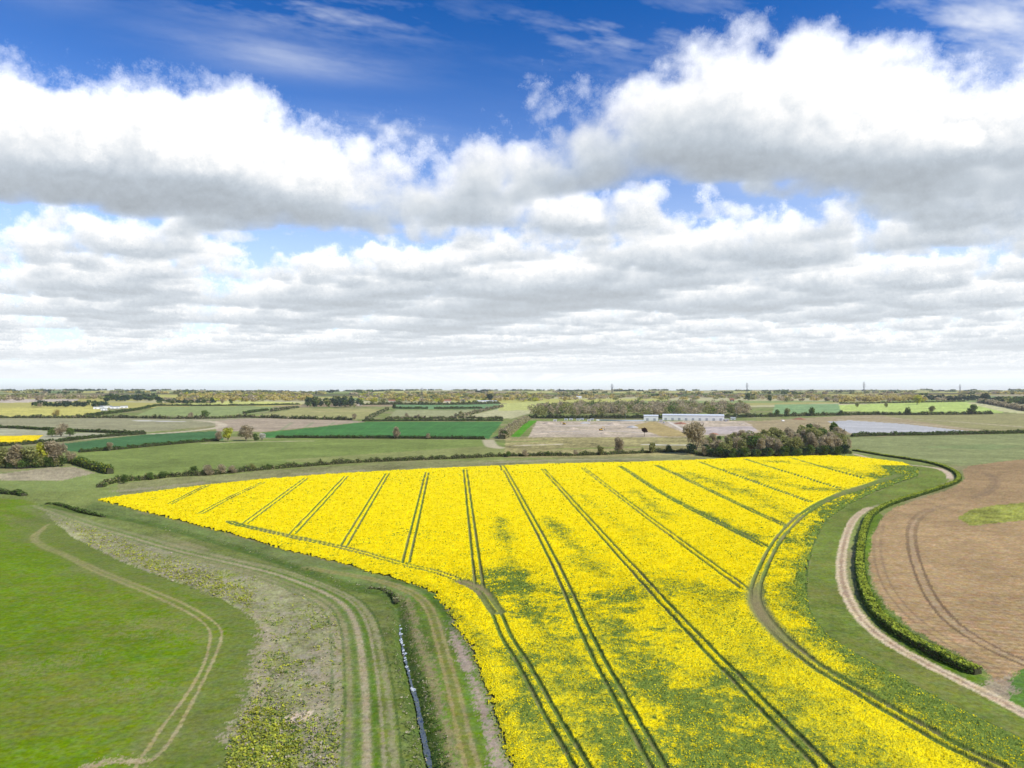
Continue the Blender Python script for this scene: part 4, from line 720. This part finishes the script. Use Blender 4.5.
T(644.5, 436.5, 9, 'copper', "dark round-headed tree alone on the building site", 'lolly', wide=1.1); T(696, 454, 32, 'pinkish', "big pale tan tree rising before the white warehouse", wide=.95); T(691, 455, 12, 'evergreen', "dark ivy-covered shrub under the big tan tree", 'bush'); T(706, 455, 11, 'evergreen', "dark evergreen shrub right of the big tan tree", 'bush')
for a, b, h, kd, l in ((576, 455.5, 6, 'bare', "low bare bush in the hedge below the site's left part"), (548, 456, 5, 'mid', "low green bush in the hedge left of the bare bush"), (525, 456.5, 7, 'bare', "bare bush in the hedge near the green ride"), (508, 457, 6.5, 'mid', "green bush in the hedge below the pale strip")): T(a, b, h, kd, l, 'bush')
CG = "trees of the brown copse behind the yellow crop"
for i in range(78):
    a = 702 + (i + rng.random()) * 1.88; top = np.interp(a, [704, 735, 760, 790, 815, 838, 848], [14, 20, 22, 24, 26, 25, 18]); back = rng.random()
    b = np.interp(a, [716, 740, 800, 850], [456.5, 457.3, 456, 454]) - back * 11
    kd = rng.choice(['bare', 'pinkish', 'olive', 'mid'], p=[.42, .1, .38, .1]); T(a, b, top * (.57 + .27 * rng.random()), kd, "bare or budding tree in the brown copse beside the yellow crop's far corner", 'tall' if i % 3 else 'round', CG, wide=1.15)
UG = "evergreen bushes at the foot of the brown copse"
for i in range(22): T(704 + i * 6.6 + rng.random() * 3, np.interp(704 + i * 6.6, [704, 728, 800, 850], [456, 458.3, 456.8, 454.6]), 8 + 3 * rng.random(), 'evergreen' if i % 2 else 'dark', "dark evergreen bush along the foot of the brown copse", 'bush', UG)
T(777, 417, 7, 'mid', "green tree at the left end of the right-hand pasture hedge"); T(787, 416.6, 8, 'olive', "olive tree second from the left in the pasture hedge"); T(812, 416.2, 9, 'mid', "full green tree in the middle of the pasture hedge", 'tall', wide=1.3); T(841, 415.6, 5, 'dark', "dark bush in the pasture hedge before the orange belt", 'bush')
T(908, 415, 7.5, 'dark', "dark round tree in the hedge under the bright pasture"); T(932, 413.8, 7, 'olive', "small bushy tree on the bright pasture's lower edge"); T(973, 414.6, 8.5, 'mid', "rounded green tree near the right end of the pasture hedge", wide=1.2); T(857, 407.5, 5, 'olive', "tiny tree on the bright pasture, left of two"); T(886, 408, 4.5, 'olive', "tiny tree on the bright pasture, right of two"); T(917, 404.8, 9, 'yellow', "bright yellow tree at the right end of the orange belt", wide=1.4); T(985, 402.5, 8, 'evergreen', "dark tree at the top of the diagonal pinkish hedge")
for a, b, h, kd, l in ((222, 404, 5, 'bare', "dark dot of a tree on the bright strip field, first of three"), (231, 404.3, 5, 'dark', "dark dot of a tree on the bright strip field, second of three"), (212, 403, 6, 'dark', "taller dark tree at the bright strip field's left end"), (770, 402, 7, 'dark', "dark tree right of the pylon beside the brown wood"), (748, 401, 7, 'dark', "dark conifer by the brown wood's right end"), (565, 402, 6, 'golden', "golden tree at the brown wood's left end"), (490, 402, 9, 'evergreen', "dark conifer beside the pale long barn"), (442, 403.4, 7, 'golden', "golden tree before the red-roofed house")): T(a, b, h, kd, l)
HAZE_DENSITY = 4.6e-5
# ------------------------------------------------------------------ weeds
def scatter_weeds(name, K, n, mats, pr, label, hmin, hmax, cond=None):
    k = rng.choice(K, n); x = X[k] + rng.normal(0, .4, n); y = Y[k] + rng.normal(0, .8, n)
    if cond is not None: m = cond(x, y); x, y = x[m], y[m]
    n = len(x); per = 5; hh = (hmin + (hmax - hmin) * rng.random(n) ** 2); xs = np.repeat(x, per) + rng.normal(0, .28, n * per) * np.repeat(hh, per) * 1.6; ys = np.repeat(y, per) + rng.normal(0, .28, n * per) * np.repeat(hh, per) * 1.6
    V, F = leaves(xs, ys, H0(xs, ys) + rng.random(n * per) * np.repeat(hh, per), np.repeat(hh, per) * (.6 + .5 * rng.random(n * per)), 1.3, 1.3)
    mi = np.repeat(rng.choice(len(mats), n, p=pr), per); me = mesh(name, V, F, [LM[q] for q in mats], mi, [('tone', 'FACE', 'FLOAT', tones(len(F)))]); tag(link(name, me), label, "weeds", kind='stuff')
scatter_weeds("weeds", ROUGHK, 12000, ['weed', 'mid', 'deadw', 'yellow'], [.38, .2, .27, .15], "leafy yellow-green weeds and dead stalks covering the rough strip", .1, .45, lambda x, y: (n2(x, y, 60, TIL2) * .5 + n2(x, y, 14, TIL3) * .4 + np.clip((135 - y) / 30, 0, 1) * .7 + .25 + rng.normal(0, .3, len(x))) > .35)
wb = ROUGHK[inside(X[ROUGHK], Y[ROUGHK], area([(228,790),(232,735),(246,712),(268,705),(290,720),(300,745),(290,790)]))]
scatter_weeds("flowering_weeds", wb, 1300, ['yellow', 'weed', 'mid'], [.45, .45, .1], "thick bright yellow-green weeds at the near end of the rough strip", .2, .5)
wb = ROUGHK[inside(X[ROUGHK], Y[ROUGHK], area([(62,522),(105,533),(150,552),(215,575),(256,592),(250,606),(200,590),(140,566),(90,545)]))]
scatter_weeds("flowering_weeds", wb, 1500, ['yellow', 'weed', 'deadw'], [.5, .3, .2], "yellow-green weeds along the far part of the rough strip", .25, .6)
k, d, ny, sg, arc = near_line(X, Y, DL, 2.6)
scatter_weeds("ditch_weeds", k[(d > .6) & (Y[k] < 260)], 2200, ['mid', 'dark', 'olive', 'deadw'], [.4, .25, .2, .15], "rank grass and weeds lining the ditch sides", .1, .35)
# ------------------------------------------------------------------ buildings
CLAD = plain("white_cladding", (.85, .83, .79), .5, .04, .2); ROOFW = plain("pale_grey_roof", (.62, .64, .66), .5, .06, .2); DOORG = plain("grey_door", (.42, .43, .45), .5); BRICKM = plain("brick_wall", (.36, .22, .15), .8, .15, 3); TILEM = plain("red_tiles", (.30, .12, .07), .8, .15, 3); RENDERM = plain("cream_render", (.62, .55, .44), .8); GLASSM = plain("window_glass", (.04, .05, .06), .2, .05); STEEL = plain("grey_steel", (.25, .27, .29), .5); TYREM = plain("black_tyre", (.02, .02, .02), .8); EARTHM = plain("reddish_earth", (.32, .15, .09), .95, .25, 1.5); ORANGEM = plain("yellow_digger_paint", (.6, .35, .03), .4, .1); DKROOF = plain("dark_slate", (.10, .10, .11), .7)
def box(x0, x1, y0, y1, z0, z1):
    V = np.array([(x, y, z) for z in (z0, z1) for y in (y0, y1) for x in (x0, x1)], float); return V, np.array([(0, 1, 3, 2)[::-1], (4, 5, 7, 6), (0, 1, 5, 4), (1, 3, 7, 5), (3, 2, 6, 7), (2, 0, 4, 6)])
def prism(x0, x1, y0, y1, z0, z1, ov=.4, th=.25):
    """a pitched roof with the ridge along x"""
    ym = (y0 + y1) / 2; pr = [(y0 - ov, z0), (ym, z1), (y1 + ov, z0), (y1 + ov, z0 + th), (ym, z1 + th), (y0 - ov, z0 + th)]
    V = np.array([(x, y, z) for x in (x0 - ov, x1 + ov) for y, z in pr], float); F = [(i, (i + 1) % 6, 6 + (i + 1) % 6, 6 + i) for i in range(6)] + [(0, 1, 4, 5)[::-1], (1, 2, 3, 4)[::-1], (6, 7, 10, 11), (7, 8, 9, 10)]; return V, np.array(F)
def gable_walls(x0, x1, y0, y1, z1, zr):
    V, F = box(x0, x1, y0, y1, -.5, z1); ym = (y0 + y1) / 2; g = np.array([(x0, y0, z1), (x0, y1, z1), (x0, ym, zr), (x0, ym, zr), (x1, y0, z1), (x1, ym, zr), (x1, ym, zr), (x1, y1, z1)], float)
    return np.vstack([V, g]), np.vstack([F, [(8, 10, 10, 9)], [(12, 15, 13, 13)]])
def gable_mesh(x0, x1, y0, y1, z1, zr):
    bm = __import__('bmesh').new(); pr = [(y0, -.5), (y1, -.5), (y1, z1), ((y0 + y1) / 2, zr), (y0, z1)]; A = [bm.verts.new((x0, y, z)) for y, z in pr]; B = [bm.verts.new((x1, y, z)) for y, z in pr]; bm.faces.new(A[::-1]); bm.faces.new(B)
    for i in range(5): bm.faces.new((A[i], A[(i + 1) % 5], B[(i + 1) % 5], B[i]))
    me = bpy.data.meshes.new("wall"); bm.to_mesh(me); bm.free(); return me
def empty(name, px, py, label, cat, group=None, rz=None):
    g = ground(px, py)[0]; e = bpy.data.objects.new(name, None); S.collection.objects.link(e); e.location = (g[0], g[1], H0(*g)); e.rotation_euler = (0, 0, -math.atan2(g[0], g[1]) if rz is None else rz); return tag(e, label, cat, group)
def part(name, arr, mat, parent): return link(name, mesh(name, arr[0], arr[1], [mat]), parent)
def building(name, px, py, wpx, dep, hw, hr, label, cat, wall, roof, doors=0, wins=0, chim=False, group=None, rz=None):
    e = empty(name, px, py, label, cat, group, rz); w = wpx * math.hypot(e.location.x, e.location.y) / FPX / 2
    me = gable_mesh(-w, w, 0, dep, hw, hw + hr); me.materials.append(wall); link("wall", me, e); rf = part("roof", prism(-w, w, 0, dep, hw + .03, hw + hr + .03), roof, e)
    if chim: part("chimney", box(w * .5 - .5, w * .5 + .5, dep / 2 - .4, dep / 2 + .4, hw + hr * .6, hw + hr + 1.4), BRICKM, rf)
    for i in range(doors): x = -w + (i + .5) * 2 * w / doors; part("door", box(x - min(2., w / doors * .5), x + min(2., w / doors * .5), -.12, .05, 0, min(4.2, hw * .6)), DOORG, e)
    for i in range(wins): x = -w + (i + .5) * 2 * w / wins; part("window", box(x - .6, x + .6, -.1, .05, hw * .45, hw * .8), GLASSM, e)
    return e
building("warehouse", 693, 420.6, 58, 45, 8.5, 1.6, "long low white warehouse in front of the brown wood", "warehouse", CLAD, ROOFW, doors=9)
building("warehouse", 651, 420.8, 14, 32, 8.0, 1.4, "short white building left of the long warehouse", "warehouse", CLAD, ROOFW, doors=2)
for i, (a, b) in enumerate(((555, 421.3), (566, 420.3), (571, 420.1), (578, 420.5), (582, 420.0), (589, 421.2), (592, 420.3))):
    building("site_cabin", a, b, 3.4, 2.6, 2.7, .15, "white flat-roofed site cabin at the back of the building site", "cabin", CLAD, ROOFW, doors=1, wins=2, group="white site cabins")
building("site_office", 726, 421.5, 6, 8, 3.4, .4, "pale low office right of the long white warehouse", "office", RENDERM, ROOFW, doors=1, wins=2)
building("site_store", 733, 420, 4.5, 6, 4, .5, "small white store beyond the low office", "store", CLAD, ROOFW, doors=1)
building("site_store", 661, 422.2, 3.5, 5, 3, .4, "small pale store between the short white building and the warehouse", "store", RENDERM, ROOFW, doors=1)
for a, b, w, l in ((98, 409, 7, "first pale shed in the yard behind the sloping hedge"), (106, 408, 9, "largest pale shed in the yard behind the sloping hedge"), (115, 408.6, 7, "pale shed right of the largest one in the yard"), (124, 408, 6, "right-hand pale shed of the yard near the hedge top"), (104, 410.4, 5, "low pale shed nearest the hedge in the yard")): building("shed", a, b, w, 14, 4.5, 1.2, l, "shed", CLAD, STEEL, doors=2)
building("house", 732, 401.5, 4, 10, 6, 4, "red-roofed house over the right end of the brown wood", "house", BRICKM, TILEM, 1, 3, True); building("house", 392, 402.5, 7, 12, 5.5, 3.5, "pinkish farmhouse among golden trees left of the pylon", "house", RENDERM, TILEM, 1, 4, True); building("house", 447, 402.4, 8, 12, 5.5, 4, "red-roofed house among golden trees right of the pylon", "house", RENDERM, TILEM, 1, 4, True); building("house", 462, 402.2, 6, 10, 5.5, 3.5, "cream house beside the red-roofed house", "house", RENDERM, DKROOF, 1, 3, True)
building("barn", 487, 402.6, 20, 20, 5, 2, "long pale green-grey barn right of the golden trees", "barn", CLAD, ROOFW, 3); building("house", 360, 405.5, 5, 10, 5, 3, "small pale house right of the dark tree block", "house", RENDERM, DKROOF, 1, 2, True); building("house", 193, 401, 4, 10, 5.5, 3.5, "small house among the golden trees at the left", "house", RENDERM, TILEM, 1, 2, True); building("house", 577, 398.5, 9, 14, 6, 3, "pale house on the horizon left of the brown wood's top", "house", CLAD, ROOFW, 1, 3); building("barn", 950, 401.3, 8, 14, 5, 2.4, "pale barn before the blue-dark wood at the right", "barn", RENDERM, ROOFW, 2)
# white site hoarding: a long thin panel fence
HO = line([(598,420.6),(622,421.2),(645,421.2)], 8); e = tag(bpy.data.objects.new("site_hoarding", None), "pale blue-grey hoarding along the back of the building site", "hoarding"); S.collection.objects.link(e); e.location = (HO[0][0], HO[0][1], 0); HOP = plain("pale_hoarding", (.50, .55, .58), .6, .06)
pp, ps = [], []
for a, b in zip(HO[:-1], HO[1:]):
    a = a - HO[0]; b = b - HO[0]; n_ = (b - a)[::-1] * [1, -1]; n_ = n_ / np.linalg.norm(n_) * .06
    c = np.array([a - n_, b - n_, b + n_, a + n_]); V = np.vstack([np.c_[c, np.full(4, .05)], np.c_[c, np.full(4, 2.3)]]); pp.append((V, np.array([(0, 1, 5, 4), (1, 2, 6, 5), (2, 3, 7, 6), (3, 0, 4, 7), (4, 5, 6, 7)])))
    ps.append((box(-.09, .09, .08, .26, -.3, 2.2)[0] + [a[0], a[1], 0], box(0, 1, 0, 1, 0, 1)[1]))
link("panel", mesh("panel", *merge(pp), [HOP]), e); link("post", mesh("post", *merge(ps), [STEEL]), e)
# vehicles on the site
def wheel_arr(x, y, r, w=.3):
    a = np.linspace(0, 2 * math.pi, 13)[:-1]; V = np.vstack([np.c_[x + r * np.cos(a), np.full(12, y - w / 2), r + r * np.sin(a)], np.c_[x + r * np.cos(a), np.full(12, y + w / 2), r + r * np.sin(a)], [[x, y - w / 2, r], [x, y + w / 2, r]]])
    F = [(i, (i + 1) % 12, 12 + (i + 1) % 12, 12 + i) for i in range(12)]; F += [(i, 24, (i + 2) % 12, (i + 1) % 12) for i in range(0, 12, 2)] + [(12 + i, 12 + (i + 1) % 12, 12 + (i + 2) % 12, 25) for i in range(0, 12, 2)]; return V, np.array(F)
def van(px, py, label, rz, mat):
    e = empty("van", px, py, label, "van", rz=rz); pr = [(-2.8, .45), (-2.8, 2.4), (1.3, 2.45), (2.1, 1.5), (2.9, 1.25), (2.95, .45)]; V = np.array([(x, y, z) for y in (-1, 1) for x, z in pr]); F = [(i, (i + 1) % 6, 6 + (i + 1) % 6, 6 + i) for i in range(6)] + [(0, 1, 2, 3), (0, 3, 4, 5), (6, 9, 8, 7), (6, 11, 10, 9)]
    link("body", mesh("body", V, F, [mat]), e); part("windscreen", (np.array([(1.36, -.85, 2.42), (2.08, -.85, 1.58), (2.08, .85, 1.58), (1.36, .85, 2.42)]) + [.04, 0, .04], np.array([(0, 1, 2, 3)])), GLASSM, e)
    for x in (-1.8, 1.9):
        for y in (-.95, .95): part("wheel", wheel_arr(x, y, .38), TYREM, e)
    return e
van(783, 421.4, "white van parked on brown earth behind the copse", .4, CLAD); van(598, 420.9, "white van parked at the end of the site hoarding", .1, CLAD); van(664, 423.2, "dark van on the pale site road by the warehouse", 1.2, DOORG)
def digger(px, py, label, rz):
    e = empty("digger", px, py, label, "digger", rz=rz); part("track", merge([box(-1.9, 1.9, -1.5, -.9, 0, .9), box(-1.9, 1.9, .9, 1.5, 0, .9)]), TYREM, e); part("body", merge([box(-2.2, 1.2, -1.3, 1.3, 1.0, 2.1)]), ORANGEM, e); part("cab", box(-.2, 1.2, -1.25, -.1, 2.1, 3.1), GLASSM, e)
    part("boom", merge([tube([(1, .4, 1.8), (3.2, .4, 4.6), (5.2, .4, 4.2)], [.28, .28, .22], 4), tube([(5.2, .4, 4.2), (6.2, .4, 1.2)], [.2, .16], 4)]), ORANGEM, e); part("bucket", box(5.6, 6.6, -.2, 1.0, .3, 1.3), STEEL, e); return e
digger(601, 430.5, "tracked digger working alone in the middle of the building site", .5); digger(564, 424.5, "tracked digger near the white cabins at the site's left", 2.6)
def mound(px, py, s, hs, mat, label):
  g = ground(px, py)[0]; a = np.linspace(0, 2 * math.pi, 25)[:-1]; V, F = [], []; ph = rng.random() * 6
  for j, (rr, zz) in enumerate(((1, -.2), (.8, .5), (.5, 1.3), (.2, 1.8), (.02, 1.95))): w_ = 1 + .25 * np.sin(a * 3 + ph) + .1 * np.sin(a * 7); V.append(np.c_[g[0] + s * rr * w_ * np.cos(a), g[1] + s * .9 * rr * w_ * np.sin(a), np.full(24, zz * hs) + .15 * np.sin(a * 5 + j)])
  F = [(j * 24 + i, j * 24 + (i + 1) % 24, (j + 1) * 24 + (i + 1) % 24, (j + 1) * 24 + i) for j in range(4) for i in range(24)]
  tag(link("earth_mound", mesh("earth_mound", np.vstack(V), F, [mat], smooth=True)), label, "mound")
mound(713.5, 434.5, 5.5, 1, EARTHM, "low mound of reddish earth by the big tan tree")
TANM = plain("tan_spoil", (.46, .37, .27), .95, .25, 1.); GREYM = plain("grey_gravel_heap", (.40, .38, .35), .95, .2, 1.)
for a_, b_, s_, h_, m_, l_ in ((548, 424, 9, 1.5, TANM, "tan spoil mound at the building site's far left"), (585, 423.5, 8, 1.4, GREYM, "grey gravel heap in front of the white cabins"), (613, 424.5, 10, 1.6, TANM, "long tan spoil mound below the hoarding"), (573, 429, 7, 1.2, TANM, "small tan mound in the middle of the building site"), (632, 427.5, 8, 1.3, GREYM, "grey heap left of the brown wedge of ground"), (604, 434, 6, 1., TANM, "small tan mound near the site's front edge"),
    (681, 424, 9, 1.5, EARTHM, "reddish spoil heap below the long warehouse's left part"), (703, 423.2, 10, 1.4, TANM, "tan heap in front of the long warehouse"), (745, 425, 10, 1.5, TANM, "broad tan mound right of the warehouse yard"), (800, 419.5, 11, 1.6, EARTHM, "reddish bank of soil behind the copse near the pale grey sheet")): mound(a_, b_, s_, h_, m_, l_)
def mast(px, py, h, label):
    e = empty("lamp_mast", px, py, label, "lamp mast"); part("pole", tube([(0, 0, -.3), (0, 0, h)], [.16, .09], 6), STEEL, e); part("lamp_head", box(-.9, .9, -.35, .25, h, h + .3), STEEL, e)
for a, h, l in ((736.5, 20, "tall lamp mast at the warehouse's right end"), (625.5, 16, "thin lamp mast by the hoarding's middle"), (608, 16, "thin lamp mast by the hoarding's left part"), (755, 16, "lone thin lamp mast right of the brown wood's foot")): mast(a, 420.8, h, l)
# ------------------------------------------------------------------ pylons
def pylon_meshes():
    H = 62.; legs, brace = [], []
    def wz(z): return np.interp(z, [0, 24, 40, 62], [5.2, 2.3, 1.5, .3])
    zs = [0, 8, 15, 21, 26, 31, 36, 40, 45, 50, 55, 62]
    for sx in (-1, 1):
        for sy in (-1, 1): legs.append(tube([(sx * wz(z), sy * wz(z), z) for z in zs], [.62] * 8 + [.5] * 4, 4))
    for a, b in zip(zs[:-1], zs[1:]):
        for s in (-1, 1):
            brace += [tube([(-wz(a), s * wz(a), a), (wz(b), s * wz(b), b)], [.2, .2], 4), tube([(wz(a), s * wz(a), a), (-wz(b), s * wz(b), b)], [.2, .2], 4), tube([(s * wz(a), -wz(a), a), (s * wz(b), wz(b), b)], [.2, .2], 4), tube([(s * wz(a), wz(a), a), (s * wz(b), -wz(b), b)], [.2, .2], 4)]
    arms = []
    for z, L_ in ((38, 10.5), (46, 12.5), (54, 9.)):
        p = []
        for s in (-1, 1):
            p += [tube([(0, y, z), (s * L_, 0, z + .4)], [.36, .22], 4) for y in (-wz(z), wz(z))] + [tube([(0, 0, z + 3.2), (s * L_, 0, z + .5)], [.3, .2], 4)] + [tube([(s * L_ * q, -wz(z) * (1 - q), z), (s * L_ * q, 0, z + 3.2 * (1 - q))], [.15, .15], 4) for q in (.3, .6)] + [tube([(s * L_, 0, z + .3), (s * L_, 0, z - 3.4)], [.2, .2], 5)]
        arms.append(merge(p))
    PM = plain("galvanised_steel", (.13, .14, .15), .6)
    return mesh("tower_frame", *merge(legs + brace), [PM]), [mesh("crossarm", *q, [PM]) for q in arms]
tf_, arms_ = pylon_meshes()
for a, dist, ztop, l in ((422, 2900, 388.6, "pylon standing against the far trees left of centre, lowest of the pylons"), (612, 3500, 383.5, "pylon on the skyline above the brown wood's middle"), (747, 3600, 382.5, "pylon on the skyline above the brown wood's right end"), (864, 3300, 381.5, "pylon on the skyline above the orange tree belt"), (960, 3500, 384, "pylon on the skyline above the blue-dark wood")):
    x = (a - 512) / FPX * dist; zt = CAMH + (391 - ztop) / FPX * dist; zb = H0(x, dist); s = min(1.25, max(.7, (zt - zb) / 62.)); e = tag(bpy.data.objects.new("pylon", None), l, "pylon", "electricity pylons on the skyline"); S.collection.objects.link(e); e.location = (x, dist, zb - .3); e.scale = (s,) * 3; e.rotation_euler = (0, 0, .35)
    link("tower_frame", tf_, e)
    for m_ in arms_: link("crossarm", m_, e)
# ------------------------------------------------------------------ air
hz = bpy.data.materials.new("haze_air"); hz.use_nodes = True; nt = hz.node_tree; nt.nodes.remove(nt.nodes['Principled BSDF']); pv = nt.nodes.new('ShaderNodeVolumePrincipled'); pv.inputs['Color'].default_value = (1, .98, .95, 1); pv.inputs['Density'].default_value = HAZE_DENSITY; pv.inputs['Density Attribute'].default_value = ""; pv.inputs['Anisotropy'].default_value = .2
nt.links.new(pv.outputs[0], nt.nodes['Material Output'].inputs['Volume'])
V, F = box(-12800, 12800, -12800, 12800, -4.5, 120); tag(link("haze", mesh("haze", V, F, [hz])), "thin pale air lying over the farmland and fading its far edge", "haze", kind='stuff')
